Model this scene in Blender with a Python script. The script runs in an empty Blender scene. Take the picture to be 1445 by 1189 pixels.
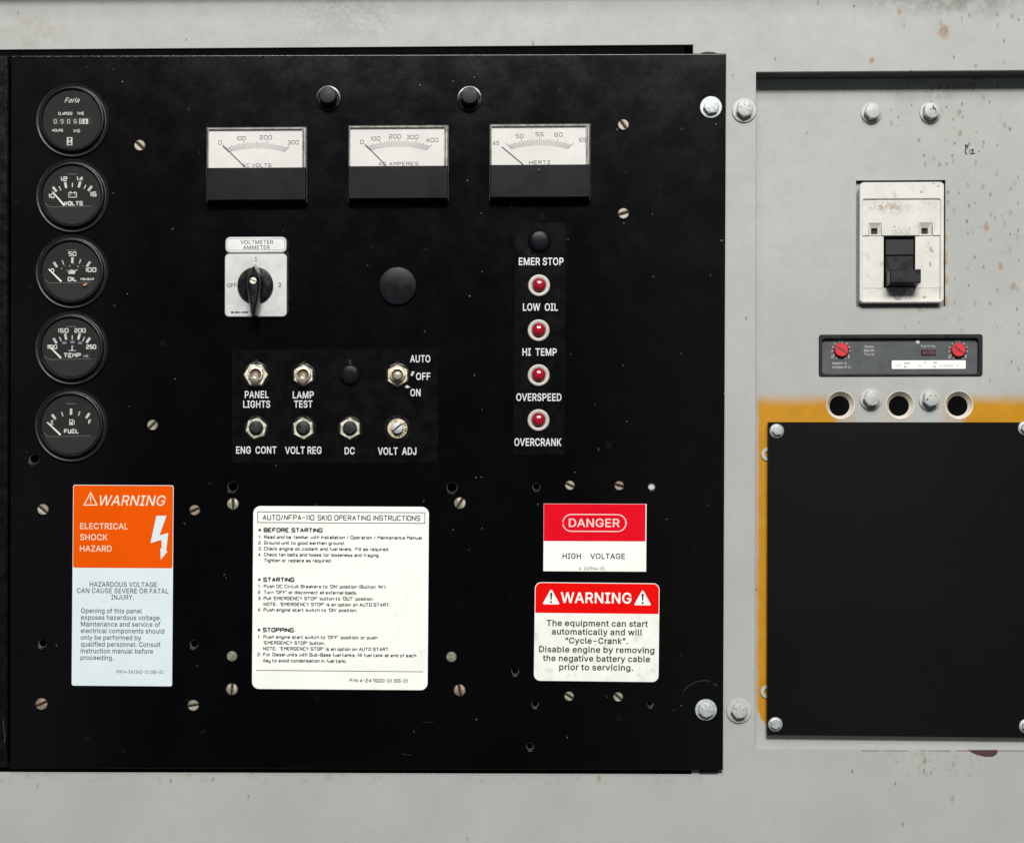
import bpy, math, random
from mathutils import Vector, Matrix
from mathutils.geometry import delaunay_2d_cdt
R = math.radians
random.seed(7)
scene = bpy.context.scene
col = scene.collection

# ------------------------------------------------------------------ camera
S = 0.00056                       # metres per photograph pixel on the sheet metal
W, H, F = 1445.0, 1189.0, 2600.0
D = F * S
FOOT = (650.0, 980.0)             # where the camera stands square to the sheet
Z0 = 1.0
yaw, roll = R(1.5), R(0.12)
fwd = Vector((-math.sin(yaw), math.cos(yaw), 0))
r0 = Vector((math.cos(yaw), math.sin(yaw), 0)); u0 = Vector((0, 0, 1))
right = r0 * math.cos(roll) + u0 * math.sin(roll)
up = u0 * math.cos(roll) - r0 * math.sin(roll)
C = Vector((0, -D, Z0))
Yv = Vector((0, 1, 0))
cx = Yv.dot(right) / Yv.dot(fwd) - (FOOT[0] - W / 2) / F
cy = Yv.dot(up) / Yv.dot(fwd) - (H / 2 - FOOT[1]) / F
cam_d = bpy.data.cameras.new('camera'); cam = bpy.data.objects.new('camera', cam_d); col.objects.link(cam)
cam_d.sensor_fit = 'HORIZONTAL'; cam_d.sensor_width = 36; cam_d.lens = 36 * F / W
cam_d.shift_x = cx * F / W; cam_d.shift_y = cy * F / W
cam_d.clip_start = 0.02; cam_d.clip_end = 50
cam.matrix_world = Matrix(((right.x, up.x, -fwd.x, C.x), (right.y, up.y, -fwd.y, C.y), (right.z, up.z, -fwd.z, C.z), (0, 0, 0, 1)))
scene.camera = cam

def at(px, py, d=0.0):
    """Point of the sheet-metal plane standing d px-units proud, seen at this spot of the photograph."""
    v = fwd + right * ((px - W / 2) / F + cx) + up * ((H / 2 - py) / F + cy)
    t = (D - d * S) / v.y
    return C + v * t

# ------------------------------------------------------------------ light
world = bpy.data.worlds.new('World'); scene.world = world; world.use_nodes = True
bg = world.node_tree.nodes['Background']
bg.inputs[0].default_value = (0.80, 0.88, 1.0, 1); bg.inputs[1].default_value = 0.10
def area(name, loc, target, sx, sy, power, colr):
    l = bpy.data.lights.new(name, 'AREA'); l.shape = 'RECTANGLE'; l.size = sx; l.size_y = sy
    l.energy = power; l.color = colr
    o = bpy.data.objects.new(name, l); col.objects.link(o); o.location = loc
    o.rotation_euler = (Vector(target) - Vector(loc)).to_track_quat('-Z', 'Y').to_euler()
    return o
area('ceiling_lamp', (0.15, -1.9, 3.0), (0.05, 0, 1.1), 2.0, 0.7, 26, (1.0, 0.98, 0.945))
area('room_lamp', (0.3, -5.0, 4.2), (0.1, 0, 1.0), 2.8, 0.9, 345, (1.0, 0.985, 0.96))
scene.view_settings.view_transform = 'Standard'
scene.view_settings.look = 'None'
scene.view_settings.exposure = 0.0
scene.view_settings.gamma = 1.0
scene.view_settings.use_curve_mapping = False
scene.render.engine = 'CYCLES'
scene.cycles.use_denoising = False
scene.cycles.use_adaptive_sampling = False
scene.cycles.max_bounces = 8
scene.cycles.transparent_max_bounces = 12

# ------------------------------------------------------------------ node helper
class NB:
    def __init__(s, name):
        s.m = bpy.data.materials.new(name); s.m.use_nodes = True
        s.t = s.m.node_tree; s.n = s.t.nodes; s.l = s.t.links
        s.b = s.n['Principled BSDF']
        s.tc = s.n.new('ShaderNodeTexCoord')
        s.P = s.tc.outputs['Object']
    def link(s, v, sock):
        if isinstance(v, bpy.types.NodeSocket): s.l.new(v, sock)
        else: sock.default_value = v
    def math(s, op, a, b=0.0, clamp=False):
        n = s.n.new('ShaderNodeMath'); n.operation = op; n.use_clamp = clamp
        s.link(a, n.inputs[0]); s.link(b, n.inputs[1]); return n.outputs[0]
    def ramp(s, v, a, b, c=0.0, d=1.0, smooth=True):
        n = s.n.new('ShaderNodeMapRange'); n.interpolation_type = 'SMOOTHSTEP' if smooth else 'LINEAR'
        s.link(v, n.inputs[0]); n.inputs[1].default_value = a; n.inputs[2].default_value = b
        n.inputs[3].default_value = c; n.inputs[4].default_value = d; return n.outputs[0]
    def noise(s, px, detail=4, rough=0.55, vec=None, dist=0.0):
        n = s.n.new('ShaderNodeTexNoise'); s.l.new(vec or s.P, n.inputs['Vector'])
        n.inputs['Scale'].default_value = 1 / (px * S) if vec is None else 1 / px
        n.inputs['Detail'].default_value = detail; n.inputs['Roughness'].default_value = rough
        n.inputs['Distortion'].default_value = dist; return n.outputs[0]
    def uv(s):
        """photograph-like px coordinates on the sheet (objects whose origin is the world origin)"""
        n = s.n.new('ShaderNodeSeparateXYZ'); s.l.new(s.P, n.inputs[0])
        U = s.math('MULTIPLY_ADD', n.outputs[0], 1 / S); s.n[-1].inputs[2].default_value = FOOT[0]
        V = s.math('MULTIPLY_ADD', n.outputs[2], -1 / S); s.n[-1].inputs[2].default_value = FOOT[1] + Z0 / S
        return U, V
    def vec(s, U, V, sx=1.0, sy=1.0):
        n = s.n.new('ShaderNodeCombineXYZ')
        s.l.new(s.math('MULTIPLY', U, sx), n.inputs[0]); s.l.new(s.math('MULTIPLY', V, sy), n.inputs[1]); return n.outputs[0]
    def vor(s, vec, px):
        n = s.n.new('ShaderNodeTexVoronoi'); s.l.new(vec, n.inputs['Vector']); n.voronoi_dimensions = '2D'; n.inputs['Scale'].default_value = 1 / px
        sp = s.n.new('ShaderNodeSeparateColor'); s.l.new(n.outputs['Color'], sp.inputs[0])
        return n.outputs['Distance'], sp.outputs[0], sp.outputs[1]
    def ell(s, U, V, x, y, rx, ry, soft=0.6):
        a = s.math('DIVIDE', s.math('SUBTRACT', U, x), rx); b = s.math('DIVIDE', s.math('SUBTRACT', V, y), ry)
        q = s.math('SQRT', s.math('ADD', s.math('MULTIPLY', a, a), s.math('MULTIPLY', b, b)))
        return s.ramp(q, 1.0, 1.0 - soft)
    def mix(s, f, a, b):
        n = s.n.new('ShaderNodeMix'); n.data_type = 'RGBA'
        s.link(f, n.inputs[0])
        for v, k in ((a, 6), (b, 7)):
            s.link(v if isinstance(v, bpy.types.NodeSocket) else (*v, 1), n.inputs[k])
        return n.outputs[2]
    def bump(s, h, strength, dist_px):
        n = s.n.new('ShaderNodeBump'); n.inputs['Strength'].default_value = strength; n.inputs['Distance'].default_value = dist_px * S
        s.l.new(h, n.inputs['Height']); s.l.new(n.outputs[0], s.b.inputs['Normal'])
    def out(s, color=None, rough=None, metal=None, spec=None, coat=None):
        for v, k in ((color, 'Base Color'), (rough, 'Roughness'), (metal, 'Metallic'), (spec, 'Specular IOR Level'), (coat, 'Coat Weight')):
            if v is None: continue
            if k == 'Base Color' and not isinstance(v, bpy.types.NodeSocket): v = (*v, 1)
            s.link(v, s.b.inputs[k])
        return s.m

def simple(name, c, rough=0.5, metal=0.0, var=0.15, px=25, rvar=0.08, bump=0.0, bpx=2, spec=None, coat=None, dirt=None, dirt_amt=0.5):
    s = NB(name)
    oi = s.n.new('ShaderNodeObjectInfo')
    va = s.n.new('ShaderNodeVectorMath'); va.operation = 'ADD'
    s.l.new(s.P, va.inputs[0])
    cm = s.n.new('ShaderNodeCombineXYZ'); s.l.new(oi.outputs['Random'], cm.inputs[0]); s.l.new(oi.outputs['Random'], cm.inputs[2])
    s.l.new(cm.outputs[0], va.inputs[1]); s.P = va.outputs[0]
    n = s.noise(px, 5, 0.6)
    c2 = tuple(x * (1 - var) for x in c); c3 = tuple(min(1, x * (1 + var)) for x in c)
    colr = s.mix(s.ramp(n, 0.3, 0.7), c2, c3)
    if dirt:
        d = s.noise(px * 0.6, 6, 0.7)
        colr = s.mix(s.ramp(d, 0.52, 0.75, 0, dirt_amt), colr, dirt)
    if bump: s.bump(s.noise(bpx, 3), bump, bpx * 0.3)
    return s.out(colr, s.ramp(n, 0.3, 0.7, max(0.03, rough - rvar), rough + rvar), metal, spec, coat)

# ------------------------------------------------------------------ materials
def grey_paint(name, orange=False):
    s = NB(name); U, V = s.uv()
    uv = s.vec(U, V)
    big = s.noise(160, 4, 0.6); mid = s.noise(28, 5, 0.65); fine = s.noise(3.2, 3, 0.7)
    c = s.mix(s.ramp(big, 0.3, 0.7), (0.382, 0.392, 0.370), (0.426, 0.433, 0.411))
    c = s.mix(s.ramp(mid, 0.45, 0.8, 0, 0.28), c, (0.34, 0.34, 0.305))
    c = s.mix(s.ramp(fine, 0.42, 0.66, 0, 0.16), c, (0.28, 0.28, 0.255))
    ru = s.ramp(mid, 0.3, 0.7, 0.42, 0.56)
    if not orange:
        # rubbed, scuffed patch at the top and soft grime along the upper rim
        sc = s.noise(20, 7, 0.8, dist=0.9); m1 = s.ell(U, V, 480, 12, 135, 75, 0.8)
        scm = s.math('MULTIPLY', s.ramp(s.math('ABSOLUTE', s.math('SUBTRACT', sc, 0.5)), 0.045, 0.0), m1)
        c = s.mix(s.math('MULTIPLY', scm, 0.5), c, (0.22, 0.215, 0.185))
        m2 = s.math('MULTIPLY', s.ell(U, V, 1335, -8, 175, 62, 0.9), s.ramp(mid, 0.38, 0.62))
        c = s.mix(s.math('MULTIPLY', m2, 0.75), c, (0.20, 0.185, 0.155))
        m3 = s.math('MULTIPLY', s.ell(U, V, 1325, 50, 12, 14, 0.7), s.ramp(s.noise(7, 4), 0.3, 0.6, 0.2, 0.75))
        c = s.mix(m3, c, (0.30, 0.16, 0.10))
        m5 = s.math('MULTIPLY', s.ell(U, V, 45, 40, 90, 40, 0.9), s.ramp(mid, 0.4, 0.65))
        c = s.mix(s.math('MULTIPLY', m5, 0.45), c, (0.33, 0.29, 0.2))
        m6 = s.math('MULTIPLY', s.ramp(V, 1056, 1062), s.math('MULTIPLY', s.ell(U, V, 1310, 1075, 120, 40, 0.9), s.ramp(s.noise(10, 5, 0.7), 0.5, 0.68)))
        c = s.mix(s.math('MULTIPLY', m6, 0.6), c, (0.24, 0.22, 0.16))
        m7 = s.math('MULTIPLY', s.ramp(s.math('ABSOLUTE', s.math('SUBTRACT', V, 1096)), 14, 2), s.ramp(s.noise(18, 5, 0.7), 0.5, 0.72))
        c = s.mix(s.math('MULTIPLY', s.math('MULTIPLY', m7, s.ramp(U, 1030, 960)), 0.5), c, (0.22, 0.2, 0.16))
    region = s.math('MULTIPLY', s.math('MULTIPLY', s.ramp(U, 1235, 1330), s.ramp(V, 600, 330)), s.ramp(s.noise(50, 3), 0.35, 0.6, 0.3, 1.0)) if orange else s.math('MULTIPLY', s.ramp(U, 1150, 1300), s.ramp(V, 400, 150, 0.35, 1.0))
    if orange:
        m4 = s.math('MULTIPLY', s.ell(U, V, 1310, 118, 95, 26, 0.9), s.ramp(mid, 0.35, 0.6))
        c = s.mix(s.math('MULTIPLY', m4, 0.55), c, (0.2, 0.2, 0.185))
        m8 = s.math('MULTIPLY', s.ramp(s.math('ABSOLUTE', s.math('SUBTRACT', U, 1337)), 4, 0), s.math('MULTIPLY', s.ramp(V, 300, 330), s.ramp(V, 455, 430)))
        c = s.mix(s.math('MULTIPLY', m8, s.ramp(s.noise(14, 4), 0.45, 0.62, 0, 0.8)), c, (0.36, 0.23, 0.09))
    # dark flecks (sparse everywhere, many on the rusty side), rust flecks
    wob = s.noise(5, 3, 0.6)
    d1, k1, j1 = s.vor(s.vec(U, V, 1.0, 0.55), 10)
    d1 = s.math('ADD', s.math('ADD', d1, s.math('MULTIPLY', s.math('SUBTRACT', wob, 0.5), 0.55)), s.math('MULTIPLY', j1, 0.16))
    thr = s.math('MULTIPLY_ADD', region, -0.5 if orange else -0.12); s.n[-1].inputs[2].default_value = 0.991
    fl = s.math('MULTIPLY', s.ramp(d1, 0.33, 0.16), s.math('GREATER_THAN', k1, thr))
    c = s.mix(s.math('MULTIPLY', fl, s.ramp(j1, 0, 1, 0.25, 0.85)), c, (0.15, 0.135, 0.1))
    d2, k2, j2 = s.vor(s.vec(s.math('ADD', U, 333.0), V, 1.0, 0.6), 19)
    d2 = s.math('ADD', d2, s.math('MULTIPLY', s.math('SUBTRACT', wob, 0.5), 0.35))
    thr2 = s.math('MULTIPLY_ADD', region, -0.20 if orange else -0.03); s.n[-1].inputs[2].default_value = 0.997
    f2 = s.math('MULTIPLY', s.ramp(d2, 0.25, 0.08), s.math('GREATER_THAN', k2, thr2))
    c = s.mix(s.math('MULTIPLY', f2, s.ramp(j2, 0, 1, 0.2, 0.75)), c, (0.30, 0.175, 0.085))
    # vertical thin drips
    dr = s.noise(1.0, 4, 0.6, vec=s.vec(U, V, 1 / 5.0, 1 / 45.0))
    c = s.mix(s.math('MULTIPLY', s.ramp(dr, 0.66, 0.74, 0, 0.4), region), c, (0.27, 0.26, 0.22))
    if orange:
        edge = s.noise(30, 3, 0.5); e2 = s.math('MULTIPLY', s.math('SUBTRACT', edge, 0.5), 10)
        top = s.ramp(s.math('ADD', V, e2), 546, 571)
        side = s.ramp(s.math('ADD', U, s.math('MULTIPLY', e2, 0.4)), 1067, 1076)
        rag = s.math('MULTIPLY', s.math('SUBTRACT', s.noise(9, 4), 0.5), 22)
        bot = s.ramp(s.math('ADD', s.math('SUBTRACT', V, s.math('MULTIPLY', s.math('SUBTRACT', U, 1066), 1.7)), rag), 995, 990)
        om = s.math('MULTIPLY', s.math('MULTIPLY', top, side), bot)
        for bx in (1228, 1312):
            g = s.ell(U, V, bx, 574, 25, 44, 0.35)
            om = s.math('MULTIPLY', om, s.math('SUBTRACT', 1.0, g))
        om = s.math('MULTIPLY', om, s.ramp(V, 1030, 1022))
        midm = s.math('MULTIPLY', s.math('MULTIPLY', s.ramp(U, 1176, 1190), s.ramp(U, 1368, 1354)), 0.72)
        om = s.math('MULTIPLY', om, s.math('SUBTRACT', 1.0, midm))
        g2 = s.math('MULTIPLY', s.ell(U, V, 1270, 574, 66, 44, 0.5), 0.78)
        om = s.math('MULTIPLY', om, s.math('SUBTRACT', 1.0, g2))
        oc = s.mix(s.ramp(mid, 0.3, 0.7), (0.455, 0.205, 0.002), (0.51, 0.24, 0.004))
        c = s.mix(om, c, oc)
    h = s.math('ADD', s.noise(4.5, 2, 0.5), s.math('MULTIPLY', fine, 0.4))
    s.bump(h, 0.16, 0.6)
    return s.out(c, ru, 0.0, 0.18)

def panel_black():
    s = NB('black_gloss_paint'); U, V = s.uv()
    big = s.noise(210, 5, 0.6); mid = s.noise(45, 6, 0.7); fine = s.noise(4, 3)
    c = s.mix(s.ramp(big, 0.35, 0.7), (0.0012, 0.0013, 0.0019), (0.0020, 0.0020, 0.0024))
    c = s.mix(s.ramp(mid, 0.6, 0.85, 0, 0.07), c, (0.006, 0.006, 0.0065))
    warm = s.ramp(U, 760, 1000, 0, 0.55)
    c = s.mix(warm, c, (0.0062, 0.0060, 0.0050))
    dl, _, _ = s.vor(s.vec(U, V), 60)
    lf = s.math('MULTIPLY', s.ramp(U, 230, 30, 0, 0.65), s.ramp(big, 0.2, 0.6, 0.4, 1.0))  # left strip lightened, its reflection put into the paint colour
    c = s.mix(lf, c, (0.0060, 0.0060, 0.0060))
    # dust specks and pale nicks
    for off, cell, r, keep, colr in ((0, 40, 0.030, 0.93, (0.16, 0.16, 0.155)), (517, 70, 0.018, 0.75, (0.26, 0.26, 0.25)), (911, 105, 0.06, 0.80, (0.0075, 0.0075, 0.008))):
        d, k, j = s.vor(s.vec(s.math('ADD', U, float(off)), V), cell)
        d = s.math('ADD', d, s.math('MULTIPLY', s.math('SUBTRACT', s.noise(3, 2), 0.5), 0.03))
        f = s.math('MULTIPLY', s.ramp(d, r, r * 0.5), s.math('GREATER_THAN', k, keep))
        c = s.mix(s.math('MULTIPLY', f, s.ramp(j, 0, 1, 0.1, 0.7)), c, colr)
    s.bump(s.math('ADD', s.noise(7, 2), s.math('MULTIPLY', s.noise(60, 2), 2.0)), 0.05, 0.7)
    return s.out(c, s.ramp(mid, 0.3, 0.75, 0.13, 0.19), 0.0, 0.10)

M = {}
M['grey'] = grey_paint('grey_enamel')
M['grey_orange'] = grey_paint('grey_enamel_with_orange_band', True)
M['panel'] = panel_black()
M['flange'] = simple('black_worn_gloss', (0.004, 0.0045, 0.006), 0.22, 0, 0.4, 14, 0.05, 0.12, 9, dirt=(0.008, 0.0085, 0.010), dirt_amt=0.4, spec=0.15)
M['interior'] = simple('dark_interior', (0.004, 0.004, 0.004), 0.8, spec=0)
M['edgegloss'] = simple('black_rolled_edge', (0.006, 0.006, 0.0065), 0.2, 0, 0.4, 60, 0.08, 0.25, 8, spec=0.45)
M['cover'] = simple('black_satin_paint', (0.0048, 0.0048, 0.0053), 0.34, 0, 0.12, 300, 0.02, 0.12, 3, spec=0.08)
M['legend'] = simple('black_legend_film', (0.0036, 0.0037, 0.0040), 0.2, 0, 0.3, 22, 0.04, dirt=(0.0055, 0.0055, 0.0055), dirt_amt=0.6, spec=0.06)
M['bezel'] = simple('black_bezel_plastic', (0.009, 0.0095, 0.0105), 0.36, 0, 0.2, 12, 0.06, dirt=(0.018, 0.018, 0.018), dirt_amt=0.35, spec=0.22)
M['dial'] = simple('charcoal_dial', (0.021, 0.021, 0.021), 0.6, 0, 0.12, 20, spec=0.08)
M['dial_low'] = simple('charcoal_dial_mask', (0.027, 0.027, 0.027), 0.55, 0, 0.1, 20, spec=0.08)
M['dialwhite'] = simple('dial_print', (0.50, 0.50, 0.48), 0.6, 0, 0.22, 5)
M['dialgrey'] = simple('dial_faint_print', (0.13, 0.13, 0.125), 0.6, 0, 0.1, 5)
M['dialblue'] = simple('dial_blue_print', (0.22, 0.23, 0.30), 0.6, 0, 0.2, 3)
M['pointer'] = simple('pointer_cream', (0.78, 0.74, 0.64), 0.5, 0, 0.05, 10)
M['drum'] = simple('counter_drum', (0.55, 0.53, 0.46), 0.5, 0, 0.25, 4)
M['rustspot'] = simple('rust_spot', (0.42, 0.2, 0.1), 0.8, 0, 0.25, 3)
M['meterbody'] = simple('meter_case_black', (0.0068, 0.0072, 0.008), 0.34, 0, 0.12, 30, 0.06, spec=0.07)
M['meteredge'] = simple('meter_case_edge', (0.028, 0.028, 0.028), 0.3, 0, 0.3, 10, spec=0.3)
M['meterface'] = simple('meter_face_white', (0.69, 0.69, 0.685), 0.5, 0, 0.05, 40, spec=0.1)
M['clearedge'] = simple('meter_cover_edge', (0.33, 0.32, 0.29), 0.22, 0, 0.35, 12)
M['ink'] = simple('black_ink', (0.035, 0.035, 0.038), 0.6, 0, 0.2, 8, spec=0.1)
M['inkdark'] = simple('dark_grey_ink', (0.045, 0.048, 0.052), 0.6, 0, 0.2, 8)
M['inkgrey'] = simple('faded_ink', (0.15, 0.15, 0.15), 0.6, 0, 0.4, 5)
M['inkpale'] = simple('typed_ink', (0.42, 0.42, 0.38), 0.6, 0, 0.2, 5)
M['embossed'] = simple('worn_embossing', (0.40, 0.37, 0.33), 0.6, 0, 0.4, 3)
M['needle'] = simple('needle_black', (0.03, 0.03, 0.03), 0.5)
M['legendink'] = simple('legend_white_print', (0.66, 0.67, 0.70), 0.55, 0, 0.12, 6)
M['signwhite'] = simple('label_white', (0.90, 0.915, 0.855), 0.42, 0, 0.03, 60, dirt=(0.68, 0.66, 0.56), dirt_amt=0.35, spec=0.15)
M['signwhite_dirty'] = simple('label_white_soiled', (0.86, 0.86, 0.80), 0.42, 0, 0.04, 40, dirt=(0.50, 0.49, 0.41), dirt_amt=0.75, spec=0.15)
M['signblue'] = simple('label_cool_white', (0.68, 0.765, 0.79), 0.4, 0, 0.03, 60, spec=0.15)
M['signorange'] = simple('label_orange', (0.76, 0.088, 0.0004), 0.4, 0, 0.03, 60, spec=0.03)
M['signred'] = simple('label_red', (0.72, 0.004, 0.016), 0.4, 0, 0.05, 40, spec=0.03)
M['signscarlet'] = simple('label_scarlet', (0.76, 0.004, 0.003), 0.4, 0, 0.04, 40, spec=0.03)
M['signpeach'] = simple('label_peach_print', (0.86, 0.70, 0.55), 0.5, 0, 0.05, 9)
M['signpink'] = simple('label_pink_print', (0.84, 0.62, 0.56), 0.5, 0, 0.05, 9)
M['plate'] = simple('switch_plate_silver', (0.49, 0.50, 0.485), 0.38, 0.15, 0.06, 30, dirt=(0.47, 0.47, 0.43), dirt_amt=0.4, spec=0.25)
M['plateedge'] = simple('switch_plate_rim', (0.62, 0.62, 0.60), 0.35, 0.1, 0.05, 30)
M['gloss'] = simple('black_gloss_plastic', (0.006, 0.006, 0.007), 0.17, 0, 0.2, 9, 0.07, spec=0.4)
M['satin'] = simple('black_satin_plastic', (0.013, 0.0135, 0.015), 0.42, 0, 0.25, 9, 0.06, spec=0.15)
M['button'] = simple('reset_button_black', (0.022, 0.023, 0.026), 0.3, 0, 0.2, 6, spec=0.3)
M['plug'] = simple('black_plug_plastic', (0.0055, 0.006, 0.0078), 0.3, 0, 0.25, 18, 0.05, dirt=(0.011, 0.011, 0.012), dirt_amt=0.5, spec=0.1)
M['nickel'] = simple('dull_nickel', (0.50, 0.47, 0.38), 0.36, 0.75, 0.2, 7, 0.1, 0.15, 2, dirt=(0.24, 0.2, 0.13), dirt_amt=0.5)
M['brass'] = simple('aged_brass', (0.50, 0.44, 0.31), 0.36, 0.75, 0.25, 6, 0.1, 0.15, 2, dirt=(0.16, 0.11, 0.06), dirt_amt=0.6)
M['chrome'] = simple('toggle_chrome', (0.66, 0.61, 0.49), 0.28, 0.45, 0.1, 6, 0.06)
M['tube'] = simple('toggle_throat', (0.12, 0.055, 0.03), 0.5, 0.2, 0.3, 4)
M['screw'] = simple('cadmium_screw', (0.29, 0.265, 0.20), 0.45, 0.3, 0.2, 6, 0.1, 0.2, 1.5, dirt=(0.2, 0.17, 0.11), dirt_amt=0.65)
M['screwrust'] = simple('tarnished_screw', (0.25, 0.19, 0.14), 0.5, 0.3, 0.25, 5, 0.1, 0.2, 1.5, dirt=(0.1, 0.07, 0.045), dirt_amt=0.8)
M['rivet'] = simple('olive_rivet', (0.20, 0.195, 0.145), 0.5, 0.4, 0.25, 6, dirt=(0.08, 0.075, 0.05), dirt_amt=0.6)
M['slot'] = simple('slot_dark', (0.02, 0.017, 0.012), 0.8, spec=0)  # near-black brown for slot floors, screw well, graduations and shaft
M['zinc'] = simple('bright_zinc', (0.42, 0.45, 0.46), 0.5, 0.35, 0.15, 8, 0.12, 0.2, 2, dirt=(0.4, 0.42, 0.42), dirt_amt=0.4)
M['boltgrey'] = simple('grey_painted_bolt', (0.43, 0.44, 0.41), 0.4, 0, 0.1, 8, 0.08, 0.25, 3, dirt=(0.25, 0.23, 0.18), dirt_amt=0.45)
M['rim'] = simple('bare_hole_rim', (0.16, 0.16, 0.155), 0.45, 0.3, 0.5, 4)
M['lampring'] = simple('lamp_ring_ivory', (0.46, 0.435, 0.395), 0.4, 0.05, 0.08, 9, dirt=(0.42, 0.37, 0.3), dirt_amt=0.4)
M['redlens'] = simple('red_lamp_lens', (0.36, 0.006, 0.018), 0.16, 0, 0.2, 5, 0.05, coat=0.6)
M['breaker'] = simple('breaker_ivory', (0.63, 0.62, 0.575), 0.42, 0, 0.05, 30, 0.06, 0.1, 4, dirt=(0.38, 0.32, 0.25), dirt_amt=0.65, spec=0.3)
M['breakergrime'] = simple('breaker_grime', (0.40, 0.34, 0.27), 0.6, 0, 0.25, 5)
M['breakergrey'] = simple('breaker_grey_insert', (0.30, 0.295, 0.28), 0.5, 0, 0.1, 9)  # plain grey of the case base and the moulded insert
M['handle'] = simple('breaker_handle_black', (0.0065, 0.0067, 0.007), 0.35, 0, 0.2, 12, spec=0.25)
M['cradle'] = simple('breaker_cradle', (0.022, 0.022, 0.0235), 0.5, 0, 0.2, 12, spec=0.2)
M['tripframe'] = simple('trip_unit_frame', (0.010, 0.0095, 0.0105), 0.4, 0, 0.2, 12, spec=0.2)
M['tripgrey'] = simple('trip_unit_grey', (0.085, 0.092, 0.096), 0.45, 0, 0.12, 22, 0.06, dirt=(0.12, 0.13, 0.135), dirt_amt=0.5, spec=0.15)
M['dialred'] = simple('trip_dial_red', (0.60, 0.03, 0.04), 0.4, 0, 0.12, 6, spec=0.2)
M['darkred'] = simple('trip_button_maroon', (0.075, 0.012, 0.014), 0.4, 0, 0.3, 4)
M['cream'] = simple('bushing_cream', (0.74, 0.69, 0.58), 0.5, 0, 0.08, 10, dirt=(0.5, 0.38, 0.22), dirt_amt=0.5)
M['maroon'] = simple('exposed_primer', (0.06, 0.02, 0.022), 0.6, 0, 0.12, 8)
M['scratch'] = simple('scratch_mark', (0.04, 0.039, 0.036), 0.5, 0, 0.3, 4, spec=0.1)
M['smudge'] = simple('faint_smudge', (0.011, 0.011, 0.011), 0.6, 0, 0.3, 4, spec=0.1)
M['white'] = simple('pale_backing', (0.48, 0.48, 0.46), 0.6)
M['return_shade'] = simple('shaded_return', (0.06, 0.058, 0.05), 0.6, 0, 0.2, 30)  # dark colour carries the shade under the recess top
M['seam'] = simple('seam_dirt', (0.13, 0.12, 0.09), 0.8, 0, 0.4, 6)

def soiled():
    s = NB('breaker_ivory_soiled'); n = s.n.new('ShaderNodeSeparateXYZ'); s.l.new(s.P, n.inputs[0])
    U = s.math('MULTIPLY', n.outputs[0], 1 / S); V = s.math('MULTIPLY', n.outputs[2], 1 / S)
    big = s.noise(30, 4); c = s.mix(s.ramp(big, 0.3, 0.7), (0.585, 0.575, 0.53), (0.66, 0.65, 0.605))
    g = s.ramp(s.noise(8, 6, 0.72), 0.40, 0.64)
    for x, y, rx_, ry_, k in ((-22, 49, 34, 13, 0.95), (-6, 51, 26, 9, 0.7), (34, 22, 24, 10, 0.7), (-46, 56, 16, 9, 0.55), (8, 12, 30, 6, 0.6), (40, 56, 22, 8, 0.5)):
        c = s.mix(s.math('MULTIPLY', s.math('MULTIPLY', s.ell(U, V, x, y, rx_, ry_, 0.95), g), k), c, (0.33, 0.25, 0.17))
    return s.out(c, 0.45, 0, 0.3)
M['breakersoil'] = soiled()
def glass_mat(name, tint=(0.97, 0.97, 0.96), rough=0.06, f0=1.04):
    m = bpy.data.materials.new(name); m.use_nodes = True; t = m.node_tree; t.nodes.clear()
    o = t.nodes.new('ShaderNodeOutputMaterial'); mx = t.nodes.new('ShaderNodeMixShader')
    tr = t.nodes.new('ShaderNodeBsdfTransparent'); gl = t.nodes.new('ShaderNodeBsdfGlossy'); fr = t.nodes.new('ShaderNodeFresnel')
    tr.inputs[0].default_value = (*tint, 1); gl.inputs['Roughness'].default_value = rough; fr.inputs[0].default_value = f0
    nz = t.nodes.new('ShaderNodeTexNoise'); nz.inputs['Scale'].default_value = 90
    bp = t.nodes.new('ShaderNodeBump'); bp.inputs['Strength'].default_value = 0.08; bp.inputs['Distance'].default_value = 0.0005
    t.links.new(nz.outputs[0], bp.inputs['Height']); pass
    t.links.new(fr.outputs[0], mx.inputs[0]); t.links.new(tr.outputs[0], mx.inputs[1]); t.links.new(gl.outputs[0], mx.inputs[2])
    t.links.new(mx.outputs[0], o.inputs[0]); return m
M['glass'] = glass_mat('gauge_glass')
M['clear'] = glass_mat('clear_acrylic', (0.985, 0.98, 0.97))

# ------------------------------------------------------------------ mesh helpers (px units: x right, y up, d towards the viewer)
def circ(r, n=40, x=0, y=0, a0=0.0):
    return [(x + r * math.cos(a0 + 2 * math.pi * i / n), y + r * math.sin(a0 + 2 * math.pi * i / n)) for i in range(n)]
def rrect(x0, x1, y0, y1, r, n=6):
    r = max(r, 0.01); p = []
    for (cx_, cy_, a) in ((x1 - r, y1 - r, 0), (x0 + r, y1 - r, 90), (x0 + r, y0 + r, 180), (x1 - r, y0 + r, 270)):
        for i in range(n + 1):
            t = R(a + 90 * i / n); p.append((cx_ + r * math.cos(t), cy_ + r * math.sin(t)))
    return p
def rect(x0, x1, y0, y1): return [(x0, y0), (x1, y0), (x1, y1), (x0, y1)]

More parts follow.
